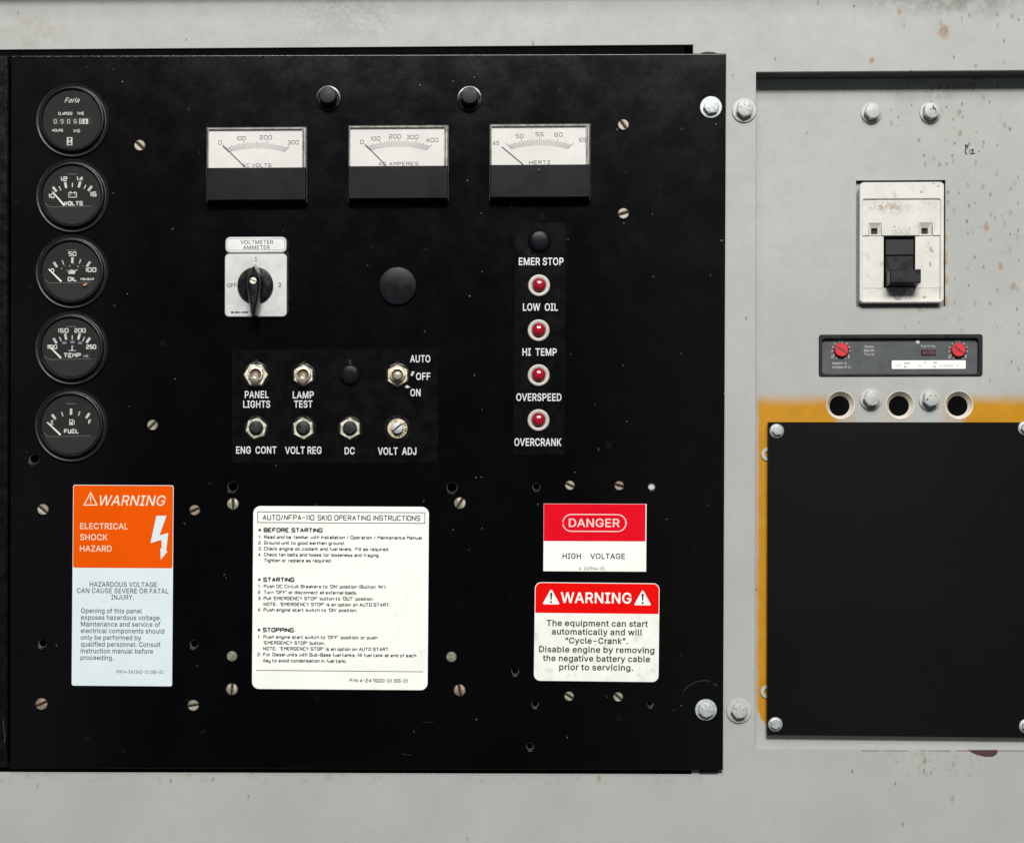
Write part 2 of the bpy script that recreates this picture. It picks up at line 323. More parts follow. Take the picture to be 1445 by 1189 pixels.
class MB:
    def __init__(s): s.v = []; s.f = []
    def prism(s, pts, levels, bottom=False):
        """levels: list of (inset, d); outline shrinks by inset at each level; the last one is capped"""
        n = len(pts); gx = sum(p[0] for p in pts) / n; gy = sum(p[1] for p in pts) / n
        hx = max(abs(p[0] - gx) for p in pts); hy = max(abs(p[1] - gy) for p in pts)
        b = len(s.v)
        for (ins, d) in levels:
            kx = max(0.02, 1 - ins / hx); ky = max(0.02, 1 - ins / hy)
            s.v += [(gx + (p[0] - gx) * kx, gy + (p[1] - gy) * ky, d) for p in pts]
        for l in range(len(levels) - 1):
            for i in range(n):
                j = (i + 1) % n; s.f.append((b + l * n + i, b + l * n + j, b + (l + 1) * n + j, b + (l + 1) * n + i))
        t = b + (len(levels) - 1) * n
        s.f.append(tuple(range(t, t + n)))
        if bottom: s.f.append(tuple(reversed(range(b, b + n))))
        return s
    def box(s, x0, x1, y0, y1, d0, d1, bev=0.0, bottom=True):
        lv = [(0, d0), (0, d1 - bev), (bev, d1)] if bev else [(0, d0), (0, d1)]
        return s.prism(rect(x0, x1, y0, y1), lv, bottom)
    def lathe(s, prof, n=48, x=0, y=0, cap=True):
        b = len(s.v)
        for (r, d) in prof: s.v += [(p[0], p[1], d) for p in circ(r, n, x, y)]
        for l in range(len(prof) - 1):
            for i in range(n):
                j = (i + 1) % n; s.f.append((b + l * n + i, b + l * n + j, b + (l + 1) * n + j, b + (l + 1) * n + i))
        if cap:
            t = b + (len(prof) - 1) * n; s.f.append(tuple(range(t, t + n)))
        return s
    def poly(s, pts, d):
        b = len(s.v); s.v += [(p[0], p[1], d) for p in pts]
        a = sum(pts[i][0] * pts[(i + 1) % len(pts)][1] - pts[(i + 1) % len(pts)][0] * pts[i][1] for i in range(len(pts)))
        idx = list(range(b, b + len(pts)))
        s.f.append(tuple(idx if a > 0 else reversed(idx))); return s
    def ribbon(s, pts, w, d, closed=False):
        n = len(pts); L = []; Rr = []
        for i, p in enumerate(pts):
            a = pts[i - 1] if (i or closed) else None; c = pts[(i + 1) % n] if (i < n - 1 or closed) else None
            def nrm(q, r):
                dx, dy = r[0] - q[0], r[1] - q[1]; l = math.hypot(dx, dy) or 1; return (-dy / l, dx / l)
            if a and c:
                n1, n2 = nrm(a, p), nrm(p, c); mx, my = n1[0] + n2[0], n1[1] + n2[1]; l = math.hypot(mx, my) or 1
                mx, my = mx / l, my / l; k = 1 / max(0.45, mx * n1[0] + my * n1[1]); m = (mx * k, my * k)
            else: m = nrm(a, p) if a else nrm(p, c)
            L.append((p[0] + m[0] * w / 2, p[1] + m[1] * w / 2)); Rr.append((p[0] - m[0] * w / 2, p[1] - m[1] * w / 2))
        b = len(s.v); s.v += [(*q, d) for q in L] + [(*q, d) for q in Rr]
        for i in range(n if closed else n - 1):
            j = (i + 1) % n; s.f.append((b + n + i, b + n + j, b + j, b + i))
        return s
    def tube(s, pts3, radii, n=16):
        """tube through points (x,y,d) with radii, end capped by a dome"""
        b = len(s.v); ax = [Vector(p) for p in pts3]
        for i, p in enumerate(ax):
            t = (ax[min(i + 1, len(ax) - 1)] - ax[max(i - 1, 0)]).normalized()
            a = t.orthogonal().normalized() if i == 0 else (pa - t * pa.dot(t)).normalized(); pa = a; c = t.cross(a)
            s.v += [tuple(p + (a * math.cos(2 * math.pi * k / n) + c * math.sin(2 * math.pi * k / n)) * radii[i]) for k in range(n)]
        for l in range(len(ax) - 1):
            for i in range(n):
                j = (i + 1) % n; s.f.append((b + l * n + i, b + l * n + j, b + (l + 1) * n + j, b + (l + 1) * n + i))
        t0 = b + (len(ax) - 1) * n; s.f.append(tuple(range(t0, t0 + n))); return s
    def build(s, name, mat, parent=None, smooth=32, loc=(0, 0, 0)):
        me = bpy.data.meshes.new(name)
        me.from_pydata([(x * S, -d * S, y * S) for (x, y, d) in s.v], [], s.f); me.update()
        me.materials.append(mat)
        if smooth:
            me.polygons.foreach_set('use_smooth', [True] * len(me.polygons)); me.set_sharp_from_angle(angle=R(smooth))
        o = bpy.data.objects.new(name, me); col.objects.link(o); o.location = loc
        if parent: o.parent = parent
        return o

def plate(name, mat, outer, holes, d0, d1, bev=0.0, parent=None):
    """sheet with real holes and rolled edges"""
    cu = bpy.data.curves.new(name, 'CURVE'); cu.dimensions = '2D'; cu.fill_mode = 'BOTH'
    for pts in [outer] + holes:
        sp = cu.splines.new('POLY'); sp.points.add(len(pts) - 1); sp.use_cyclic_u = True
        for q, p in zip(sp.points, pts): q.co = (p[0], p[1], 0, 1)
    cu.extrude = (d1 - d0) / 2 - bev; cu.bevel_depth = bev; cu.bevel_resolution = 2; cu.offset = -bev
    o = bpy.data.objects.new(name, cu); me = bpy.data.meshes.new_from_object(o)
    bpy.data.objects.remove(o); me.name = name
    mid = (d0 + d1) / 2
    for v in me.vertices: v.co = (v.co.x * S, -(v.co.z + mid) * S, v.co.y * S)
    me.materials.clear(); me.materials.append(mat)
    me.polygons.foreach_set('use_smooth', [True] * len(me.polygons)); me.set_sharp_from_angle(angle=R(50))
    r = bpy.data.objects.new(name, me); col.objects.link(r)
    if parent: r.parent = parent
    return r

def tag(o, label, cat, group=None, kind=None):
    o['label'] = label; o['category'] = cat
    if group: o['group'] = group
    if kind: o['kind'] = kind
    return o
def thing(name, px, py, d, label, cat, group=None, rot=0.0):
    o = bpy.data.objects.new(name, None); col.objects.link(o); o.empty_display_size = 0.01
    o.location = at(px, py, d); o.rotation_euler = (0, R(rot), 0)
    return tag(o, label, cat, group)
def dup(root, px, py, d, label, rot=0.0):
    r = root.copy(); col.objects.link(r); r.location = at(px, py, d); r.rotation_euler = (0, R(rot), 0); r['label'] = label
    for ch in list(root.children):
        c = ch.copy(); col.objects.link(c); c.parent = r
        for g in ch.children:
            k = g.copy(); col.objects.link(k); k.parent = c
    return r
def xy(px, py, d=0.0):
    """world-plane px coordinates (world origin), for the large sheets"""
    p = at(px, py, d); return (p.x / S, p.z / S)
def wrect(x0, y0, x1, y1, d=0.0):
    xm, ym = (x0 + x1) / 2, (y0 + y1) / 2
    return (xy(x0, ym, d)[0], xy(x1, ym, d)[0], xy(xm, y1, d)[1], xy(xm, y0, d)[1])

# ------------------------------------------------------------------ lettering
SPACE = 94
GLY = {
 ',': "94;19 -60 34 36 68 36 42 -60",
 '-': "227;168 122 168 94 57 94 57 122",
 '.': "94;48 -2 39 -1 31 4 26 12 25 20 26 29 31 37 39 42 48 43 56 42 64 37 69 29 71 20 69 12 64 4 56 -1",
 '/': "125;117 266 36 -38 7 -38 89 266",
 '0': "227;113 -3 87 0 65 12 47 31 34 57 27 89 24 127 27 165 35 197 48 223 65 242 87 254 113 258 139 254 161 242 179 223 192 197 200 165 203 127 200 89 192 57 179 31 162 12 140 0;113 25 131 28 145 37 157 52 165 72 170 97 172 127 170 157 165 182 157 203 145 218 131 227 113 230 96 227 82 218 70 203 62 182 56 157 55 127 56 97 62 72 70 52 82 37 96 28",
 '1': "227;38 0 38 27 195 27 195 0;138 254 138 0 106 0 106 224 105 224 43 179 43 213 99 254",
 '2': "227;32 0 32 24 117 114 141 141 155 163 160 186 159 198 154 209 146 218 137 224 112 230 98 228 86 224 77 216 69 207 65 195 64 181 33 181 35 202 43 221 55 237 72 248 91 255 112 258 134 255 153 248 169 237 181 223 188 205 191 186 185 159 168 129 133 90 76 30 76 28 195 28 195 0",
 '3': "227;109 -3 87 -1 66 5 49 15 35 29 26 46 22 66 55 66 57 54 63 44 72 35 83 30 109 25 138 30 149 37 157 46 163 58 165 72 163 86 158 98 150 109 137 117 121 122 101 124 78 124 78 150 144 224 144 226 35 226 35 254 186 254 186 230 106 139 106 144 132 144 154 138 172 127 185 111 194 93 196 72 194 51 185 33 172 18 154 6 133 -1",
 '4': "227;20 53 20 79 123 254 155 254 54 83 54 81 207 81 207 53;141 0 141 61 141 73 141 159 171 159 171 0",
 '5': "227;111 -3 89 -1 70 6 54 16 41 30 33 47 30 65 61 65 64 54 69 44 87 30 111 25 125 27 138 32 149 41 157 52 162 66 164 81 162 97 157 111 148 122 137 131 124 137 109 138 84 134 64 123 34 126 48 254 183 254 183 226 75 226 67 151 68 151 89 162 115 167 131 165 147 160 161 153 172 143 182 130 189 116 194 99 195 82 193 58 184 38 171 21 154 8 134 -1",
 '6': "227;113 -3 91 -1 71 7 55 20 42 37 34 58 32 81 34 100 40 119 69 170 126 254 161 254 75 131 73 131 83 144 98 153 117 157 139 155 158 147 173 136 185 120 192 101 194 79 192 56 184 36 171 20 155 7 135 -1;113 24 127 26 139 31 149 40 157 51 162 64 164 79 162 94 157 107 149 118 139 126 127 131 113 133 99 131 87 126 77 118 69 107 64 94 62 79 64 64 69 51 77 40 87 31 99 26",
 '7': "227;48 0 162 224 162 226 31 226 31 254 195 254 195 224 82 0",
 '8': "227;113 -3 89 -1 68 6 50 17 37 31 29 48 26 68 28 83 33 98 40 110 51 121 63 128 76 132 76 133 59 141 46 154 38 171 35 190 38 209 45 225 57 239 73 249 92 256 113 258 134 256 153 249 169 239 181 225 188 209 191 190 188 171 180 154 167 141 150 133 150 132 164 128 176 121 186 110 194 98 199 83 200 68 198 48 189 31 176 17 158 6 137 -1;113 25 129 26 142 30 153 37 161 46 167 57 168 69 167 83 161 94 153 104 141 111 128 116 113 118 98 116 85 111 73 104 65 94 59 83 58 69 59 57 64 46 73 37 84 30 97 26;113 145 137 150 146 157 154 165 158 176 160 188 158 200 154 210 147 218 138 225 113 230 89 225 79 218 72 210 68 200 66 188 68 176 72 165 79 157 89 150",
 '9': "227;113 258 135 255 155 247 171 234 184 217 192 197 194 173 192 155 186 135 158 84 100 0 65 0 151 124 154 124 144 111 128 101 109 97 87 100 69 107 53 119 41 134 34 154 32 176 34 198 42 218 55 235 71 247 91 255;113 230 99 228 87 223 77 215 69 204 64 191 63 176 64 161 69 148 77 137 87 129 99 123 113 122 127 123 139 129 149 137 157 147 162 160 164 175 162 190 157 204 150 215 139 223 127 228",
 'A': "240;8 0 101 254 138 254 231 0 198 0 144 151 132 186 116 239 123 239 106 185 95 151 43 0;55 71 55 99 185 99 185 71",
 'B': "228;30 0 30 254 121 254 145 252 164 245 180 235 190 221 197 205 199 187 198 172 193 160 178 143 157 133 157 131 170 129 182 123 192 114 201 102 207 86 209 68 207 50 200 33 189 20 172 9 151 2 123 0;62 29 122 29 148 31 165 40 175 53 178 68 176 81 171 92 163 102 153 109 140 114 124 115 62 115;62 143 119 143 144 148 154 155 162 163 166 174 168 186 165 202 156 214 141 223 120 226 62 226",
 'C': "255;134 -3 103 1 75 12 52 32 35 58 24 90 20 127 24 165 35 197 52 223 75 242 103 254 134 258 170 252 186 245 201 236 214 224 224 209 232 193 236 174 204 174 195 197 179 214 158 224 134 228 111 225 92 216 75 202 62 182 54 157 52 127 54 97 63 72 75 53 92 38 112 29 134 26 158 30 179 40 195 57 204 80 236 80 232 62 224 45 214 31 201 19 187 9 170 2 153 -2",
 'D': "251;109 0 48 0 48 29 107 29 136 31 159 40 177 55 189 75 197 99 200 128 197 156 190 180 177 200 160 214 138 223 110 226 47 226 47 254 113 254 147 251 176 239 200 221 217 196 227 164 231 128 227 91 217 59 199 34 175 15 145 4;62 254 62 0 30 0 30 254",
 'E': "209;30 0 30 254 186 254 186 226 62 226 62 143 178 143 178 114 62 114 62 29 188 29 188 0",
 'F': "205;30 0 30 254 185 254 185 226 62 226 62 139 173 139 173 111 62 111 62 0",
 'G': "260;134 -3 102 1 75 13 52 32 35 58 24 90 20 127 24 165 35 197 52 223 74 242 102 254 132 258 152 256 170 252 187 245 202 235 214 222 225 208 232 192 237 174 204 174 194 197 178 213 158 224 133 228 111 225 92 216 75 202 62 182 54 157 52 127 54 97 63 72 75 53 92 38 112 29 134 26 155 29 172 36 187 47 198 62 205 80 207 101 217 100 141 100 141 128 239 128 239 100 236 71 225 45 209 25 188 9 163 0",
 'H': "258;30 0 30 254 62 254 62 144 196 144 196 254 228 254 228 0 196 0 196 116 62 116 62 0",
 'I': "150;16 0 16 29 59 29 59 226 16 226 16 254 135 254 135 226 91 226 91 29 135 29 135 0",
 'J': "198;93 -3 62 2 38 16 22 40 17 73 17 86 49 86 49 73 52 52 61 37 75 28 93 25 110 28 124 37 133 52 136 73 136 254 168 254 168 73 163 40 147 16 123 2",
 'K': "233;52 73 52 108 70 131 87 152 106 172 182 254 224 254 116 138 114 138;30 0 30 254 62 254 62 167 62 112 62 97 62 0;186 0 94 130 114 155 224 0",
 'L': "196;30 0 30 254 62 254 62 29 181 29 181 0",
 'M': "314;30 0 30 254 76 254 139 94 144 79 150 61 156 42 161 24 154 24 159 41 165 61 171 79 176 94 238 254 284 254 284 0 252 0 252 145 252 163 253 184 253 207 253 229 256 229 249 205 241 181 234 161 228 145 171 0 143 0 85 145 80 160 72 181 65 204 56 229 59 229 60 208 60 186 61 164 61 145 61 0",
 'N': "262;30 0 30 254 68 254 172 91 181 75 194 53 207 27 202 27 200 54 200 79 199 97 199 254 232 254 232 0 193 0 101 145 89 165 74 191 54 226 60 227 61 192 62 164 62 145 62 0",
 'O': "267;133 -3 103 1 75 12 52 32 35 58 24 90 20 127 24 165 35 197 52 223 75 242 103 254 133 258 164 254 192 242 215 223 232 197 243 165 247 127 243 90 232 58 215 32 192 12 164 1;133 26 155 29 175 38 191 52 204 72 212 97 215 127 212 157 204 182 191 202 175 216 155 225 133 228 112 225 92 216 75 202 63 182 54 157 52 127 54 97 63 72 75 52 92 38 112 29",
 'P': "222;30 0 30 254 118 254 144 252 166 244 183 231 195 215 202 195 204 174 202 152 195 133 183 116 166 104 144 96 118 93 55 93 55 121 116 121 134 123 149 128 159 136 167 147 171 160 172 174 171 188 167 201 159 211 148 219 134 224 116 226 62 226 62 0",
 'Q': "267;123 80 156 80 185 42 192 32 234 -24 200 -24 173 13 166 23;133 -3 103 1 75 12 52 32 35 58 24 90 20 127 24 165 35 197 52 223 75 242 103 254 133 258 164 254 192 242 215 223 232 197 243 165 247 127 243 90 232 58 215 32 192 12 164 1;133 26 155 29 175 38 191 52 204 72 212 97 215 127 212 157 204 182 191 202 175 216 155 225 133 228 112 225 92 216 75 202 63 182 54 157 52 127 54 97 63 72 75 52 92 38 112 29",
 'R': "224;30 0 30 254 118 254 145 252 167 244 183 232 195 217 202 198 205 176 202 154 195 136 183 120 166 109 145 101 118 99 48 99 48 128 117 128 135 129 149 133 160 141 167 150 171 162 173 176 171 190 167 202 159 212 149 220 134 224 116 226 62 226 62 0;177 0 115 115 151 115 214 0",
 'S': "223;112 -4 86 -2 64 5 46 15 32 30 23 48 19 68 52 68 55 55 62 44 71 35 83 29 112 25 128 26 143 30 155 37 165 46 171 57 173 70 171 81 166 89 148 102 122 111 92 120 64 130 43 145 30 163 26 186 29 206 37 224 51 238 69 249 90 256 114 258 137 256 158 249 175 238 189 224 197 208 200 189 169 189 163 206 151 219 134 227 112 229 97 228 84 224 73 218 64 209 59 199 58 188 60 176 65 167 85 154 106 147 132 140 156 132 179 119 197 99 202 85 204 69 201 50 193 32 180 17 162 5 139 -2",
 'T': "224;16 226 16 254 208 254 208 226 128 226 128 0 96 0 96 226",
 'U': "259;129 -4 101 -1 77 8 57 22 42 40 33 62 30 87 30 254 62 254 62 89 64 72 70 57 80 44 94 34 110 28 129 26 149 28 165 34 179 44 188 57 194 72 196 89 196 254 229 254 229 87 226 62 216 40 201 22 182 8 157 -1",
 'V': "240;102 0 8 254 42 254 96 103 108 69 124 15 117 15 133 69 145 103 197 254 231 254 139 0",
 'W': "343;78 0 8 254 41 254 82 98 88 73 93 47 98 20 95 20 100 47 106 73 112 98 153 254 190 254 231 98 237 73 243 47 249 20 244 20 249 47 255 73 261 98 302 254 335 254 265 0 228 0 184 161 176 196 168 237 175 237 167 197 159 161 115 0",
 'X': "237;9 0 109 142 109 118 15 254 52 254 89 200 102 181 112 164 122 146 116 146 126 164 136 181 149 200 187 254 223 254 129 119 129 143 228 0 191 0 146 65 134 83 125 98 115 116 122 116 113 98 103 83 91 65 46 0",
 'Y': "236;102 0 102 104 8 254 46 254 96 172 111 146 125 115 112 115 126 146 140 172 191 254 228 254 134 104 134 0",
 'Z': "219;21 0 21 23 137 193 153 215 170 238 174 227 143 226 111 226 20 226 20 254 198 254 198 231 84 64 67 40 49 17 45 27 76 28 107 29 200 29 200 0",
 'a': "195;80 -4 63 -3 47 2 34 11 24 22 17 37 15 54 17 69 22 80 29 90 39 97 63 105 89 110 117 113 133 117 136 121 138 127 138 128 133 148 120 161 98 165 75 161 59 150 50 137 20 146 29 161 39 173 52 182 66 188 97 192 119 190 143 180 153 172 161 160 167 145 168 126 168 0 138 0 138 26 136 26 126 12 108 1;85 23 101 24 114 29 124 37 132 47 136 57 138 69 138 95 130 91 116 88 100 86 88 84 67 79 52 70 47 62 46 52 51 36 65 26",
 'b': "212;115 -4 99 -3 86 2 69 16 59 29 56 29 56 0 26 0 26 254 57 254 57 160 59 160 69 173 86 186 98 191 115 192 137 189 156 180 173 166 185 146 193 122 195 94 193 66 185 42 173 23 157 8 137 -1;110 23 126 26 140 33 150 44 158 58 163 75 164 95 163 114 158 131 150 145 140 156 126 163 110 165 94 163 81 156 70 145 62 131 58 114 56 95 58 75 63 58 70 43 81 32 94 26",
 'c': "198;104 -4 79 -1 58 8 41 23 28 43 20 66 17 94 20 122 28 146 41 165 58 180 79 189 104 192 130 189 153 178 170 161 181 138 151 131 145 145 135 155 121 162 104 165 86 162 73 155 62 144 54 129 50 112 48 94 50 75 54 59 62 44 73 33 86 26 104 23 121 26 135 33 146 44 152 59 181 51 171 28 153 11 130 0",
 'd': "212;98 -4 75 -1 56 8 40 23 27 42 20 66 17 94 20 122 27 146 40 166 56 180 75 189 98 192 114 191 126 186 144 173 153 160 155 160 155 254 186 254 186 0 156 0 156 29 153 29 143 16 126 2 114 -3;102 23 118 26 132 32 142 43 150 58 154 75 156 95 154 114 150 131 142 145 132 156 118 163 102 165 86 163 72 156 62 145 54 131 50 114 48 95 50 75 54 58 62 44 73 33 86 26",
 'e': "202;106 -4 80 -1 58 8 41 23 28 42 20 66 17 93 20 121 28 145 40 165 58 180 78 189 103 192 133 187 147 180 160 170 170 157 179 141 184 121 186 97 186 85 37 85 37 110 169 110 155 101 153 119 149 134 141 147 131 157 118 163 103 165 87 163 73 157 62 147 54 135 50 121 48 105 48 89 50 69 55 53 64 40 76 31 90 25 106 23 127 26 143 36 153 53 182 45 177 32 168 20 156 10 141 2 125 -3",
 'f': "127;114 190 114 164 3 164 3 190;40 0 40 216 42 231 48 243 57 252 68 259 94 265 111 263 121 260 114 234 107 236 97 237 85 235 77 230 72 221 71 209 71 0",
 'g': "213;103 -75 84 -74 67 -70 41 -55 25 -35 51 -20 61 -33 77 -44 103 -49 124 -46 141 -38 152 -23 156 -3 156 34 153 34 143 21 126 8 114 4 97 2 76 5 56 13 40 27 28 45 20 68 17 96 20 123 27 147 40 166 56 180 76 189 98 192 114 191 127 186 144 173 154 159 157 159 157 190 186 190 186 -4 183 -27 175 -45 162 -59 145 -68 125 -73;102 30 118 32 132 38 142 47 150 61 155 77 156 96 155 115 150 132 142 146 132 156 119 163 102 165 86 163 73 156 62 145 54 131 50 115 48 96 50 78 54 61 62 48 73 38 86 32",
 'h': "205;57 113 57 0 26 0 26 254 57 254 57 144 51 144 62 166 76 181 94 189 114 192 132 190 148 184 161 174 170 160 177 142 179 120 179 0 148 0 148 118 145 137 136 152 123 161 105 165 92 163 80 159 71 151 63 141 58 129",
 'i': "83;26 0 26 190 57 190 57 0;42 221 34 223 27 227 22 234 21 242 22 249 27 256 34 260 42 262 50 260 57 256 62 249 63 242 62 234 57 227 50 223",
 'j': "83;26 190 57 190 57 -15 55 -31 51 -45 43 -56 32 -65 19 -70 2 -71 -5 -71 -5 -43 1 -43 12 -42 20 -36 25 -27 26 -15;42 221 34 223 27 227 22 234 20 242 22 249 27 256 34 260 42 262 50 260 57 256 61 249 63 242 61 234 57 227 50 223",
 'k': "190;55 68 55 106 60 106 142 190 180 190 92 100 89 100;26 0 26 254 57 254 57 0;147 0 74 93 96 114 186 0",
 'l': "95;70 -1 50 2 37 10 29 24 26 42 26 254 57 254 57 49 60 31 65 27 73 26 80 26 85 27 90 1 81 0",
 'm': "305;26 0 26 190 56 190 56 148 54 148 59 162 66 173 86 188 110 193 129 190 144 180 154 166 160 147 156 147 161 160 169 172 190 187 218 193 234 191 249 186 261 177 270 164 276 148 278 128 278 0 248 0 248 127 245 145 236 156 224 163 209 165 197 164 187 160 173 145 168 124 168 0 137 0 137 130 134 144 126 156 115 163 100 165 79 160 70 154 63 145 58 133 57 119 57 0",
 'n': "205;57 113 57 0 26 0 26 190 56 190 56 144 51 144 62 166 76 181 94 189 114 192 132 190 147 184 160 174 170 160 176 142 179 120 179 0 148 0 148 118 145 137 136 152 123 161 105 165 92 163 80 159 71 151 63 141 58 129",
 'o': "208;104 -4 79 -1 58 8 41 23 28 43 20 66 17 94 20 122 28 146 41 165 58 180 79 189 104 192 128 189 149 180 167 165 180 146 188 122 191 94 188 66 180 43 167 23 149 8 128 -1;104 23 121 26 135 33 146 44 154 59 158 75 160 94 158 112 154 129 146 144 135 155 121 162 104 165 86 162 73 155 62 144 54 129 50 112 48 94 50 75 54 59 62 44 73 33 86 26",
 'p': "212;26 -71 26 190 56 190 56 160 59 160 69 173 86 186 98 191 115 192 137 189 156 180 173 166 185 146 193 122 195 94 193 66 185 42 173 23 157 8 137 -1 115 -4 99 -3 86 2 69 16 59 29 57 29 57 -71;110 23 126 26 140 33 150 44 158 58 163 75 164 95 163 114 158 131 150 145 140 156 126 163 110 165 94 163 81 156 70 145 62 131 58 114 56 95 58 75 63 58 70 43 81 32 94 26",
 'q': "212;186 -71 155 -71 155 29 153 29 143 16 126 2 114 -3 98 -4 75 -1 56 8 40 23 27 42 20 66 17 94 20 122 27 146 40 166 56 180 75 189 98 192 114 191 126 186 144 173 153 160 156 160 156 190 186 190;102 23 118 26 132 32 142 43 150 58 154 75 156 95 154 114 150 131 142 145 132 156 118 163 102 165 86 163 72 156 62 145 54 131 50 114 48 95 50 75 54 58 62 44 73 33 86 26",
 'r': "130;26 0 26 190 56 190 56 160 58 160 65 173 76 184 90 190 107 192 115 192 122 192 122 161 115 162 103 163 91 161 80 157 70 151 63 142 58 131 57 118 57 0",
 's': "182;91 -4 72 -3 56 2 42 9 31 19 23 32 18 47 47 53 53 40 62 30 75 25 91 23 108 25 122 31 131 40 134 51 132 60 127 68 118 74 106 78 75 85 52 93 36 104 27 119 23 137 26 152 33 166 43 177 58 185 74 190 94 192 112 191 127 186 140 179 149 170 162 145 134 139 129 149 121 158 110 164 94 166 78 164 65 158 57 150 54 139 56 129 62 122 86 111 115 105 137 97 153 86 162 71 166 53 163 37 156 24 145 12 130 3 112 -2",
 't': "114;102 190 102 164 3 164 3 190;32 236 63 236 63 49 64 38 68 31 75 26 85 25 93 26 101 27 107 1 96 -1 84 -2 62 1 46 11 36 26 32 46",
 'u': "205;91 -3 73 -1 57 5 44 15 35 29 28 47 26 69 26 190 57 190 57 72 60 52 68 37 82 28 100 25 113 27 125 31 134 38 142 48 146 61 148 76 148 190 179 190 179 0 149 0 149 46 154 46 143 23 129 8 111 0",
 'v': "195;81 0 9 190 42 190 83 78 93 43 103 10 92 10 101 43 112 78 152 190 186 190 113 0",
 'w': "284;69 0 11 190 44 190 67 107 77 68 88 21 82 21 93 67 103 107 126 190 158 190 181 107 191 68 201 21 196 21 206 68 217 107 240 190 272 190 215 0 184 0 159 86 152 112 145 140 138 169 145 169 138 140 131 112 124 86 99 0",
 'x': "189;10 0 86 109 86 86 14 190 50 190 74 153 90 127 104 103 88 103 101 127 117 153 141 190 176 190 104 84 104 107 179 0 143 0 115 43 100 68 86 91 102 91 89 68 74 43 46 0",
 'y': "195;24 -69 31 -43 36 -44 52 -44 65 -37 75 -18 81 -1 9 190 42 190 83 78 93 43 103 10 92 10 101 43 112 78 153 190 186 190 102 -29 88 -54 70 -68 46 -73 32 -72",
 'z': "190;21 0 21 23 127 160 127 161 24 161 24 190 166 190 166 165 63 30 63 28 169 28 169 0",
 '°': "158;79 142 64 143 50 149 39 158 29 170 23 184 22 199 23 214 29 228 39 240 50 249 64 254 79 256 94 254 108 249 120 240 129 228 134 214 136 199 134 184 129 170 120 158 108 149 94 143;79 167 95 171 107 183 111 199 107 215 95 226 79 231 63 226 52 215 47 199 52 183 63 171",
 '“': "150;26 159 52 254 75 254 60 159;87 159 114 254 137 254 122 159",
 '”': "150;26 159 41 254 75 254 49 159;87 159 102 254 137 254 111 159",
}
_gc = {}
def glyph_mesh(ch, bold):
    """one letter: its outlines fattened by bold, then triangulated (even-odd)"""
    if (ch, bold) in _gc: return _gc[(ch, bold)]
    adv, *cons = GLY[ch].split(';'); loops = []
    for c in cons:
        n = [int(q) for q in c.split()]; p = [(n[i] / 254, n[i + 1] / 254) for i in range(0, len(n), 2)]
        m = len(p); area = sum(p[i][0] * p[(i + 1) % m][1] - p[(i + 1) % m][0] * p[i][1] for i in range(m))
        q = []
        for i in range(m):      # outlines run clockwise, counters counter-clockwise: left of travel is always outside the ink
            a, b_, d_ = p[i - 1], p[i], p[(i + 1) % m]
            def nr(u, v):
                x, y = v[0] - u[0], v[1] - u[1]; l = math.hypot(x, y) or 1; return (-y / l, x / l)
            n1, n2 = nr(a, b_), nr(b_, d_); mx, my = n1[0] + n2[0], n1[1] + n2[1]; l = math.hypot(mx, my) or 1; mx, my = mx / l, my / l
            k = bold / max(0.6, mx * n1[0] + my * n1[1]); q.append((b_[0] + mx * k, b_[1] + my * k))
        loops.append(q if bold else p)
    V = [Vector(q) for l in loops for q in l]; E = []; o = 0
    for l in loops: E += [(o + i, o + (i + 1) % len(l)) for i in range(len(l))]; o += len(l)
    r = delaunay_2d_cdt(V, E, [], 0, 1e-5); v = [(q.x, q.y) for q in r[0]]; f = []
    for t in r[2]:
        x = sum(v[i][0] for i in t) / 3; y = sum(v[i][1] for i in t) / 3; w = 0
        for l in loops:
            for i in range(len(l)):
                (x1, y1), (x2, y2) = l[i - 1], l[i]
                if (y1 > y) != (y2 > y) and x < (x2 - x1) * (y - y1) / (y2 - y1) + x1: w += 1 if y2 > y1 else -1
        if w: f.append(tuple(t))
    f = [t if (v[t[1]][0] - v[t[0]][0]) * (v[t[2]][1] - v[t[0]][1]) - (v[t[2]][0] - v[t[0]][0]) * (v[t[1]][1] - v[t[0]][1]) > 0 else t[::-1] for t in f]
    _gc[(ch, bold)] = (int(adv) / 254, v, f); return _gc[(ch, bold)]
def text_mesh(txt, bold=0.0, shear=0.0):
    pen = 0.0; V = []; Fc = []
    for ch in txt:
        if ch == ' ': pen += SPACE / 254; continue
        adv, v, f = glyph_mesh(ch, bold); o = len(V)
        V += [(x + pen + y * shear, y) for x, y in v]; Fc += [tuple(i + o for i in t) for t in f]; pen += adv + bold * 1.6
    return V, Fc
def cap_h(bold): return (-bold, 1.0 + bold)
def put(mb, txt, x0, x1, base, cap, d, bold=0.0, shear=0.0):
    """text fitted from x0 to x1 with its baseline and cap height (local px)"""
    v, f = text_mesh(txt, bold, shear); h0, h1 = cap_h(bold)
    a = min(p[0] for p in v); b = max(p[0] for p in v); k = cap / (h1 - h0)
    o = len(mb.v)
    mb.v += [(x0 + (p[0] - a) * (x1 - x0) / (b - a), base + (p[1] - h0) * k, d) for p in v]
    mb.f += [tuple(i + o for i in q) for q in f]

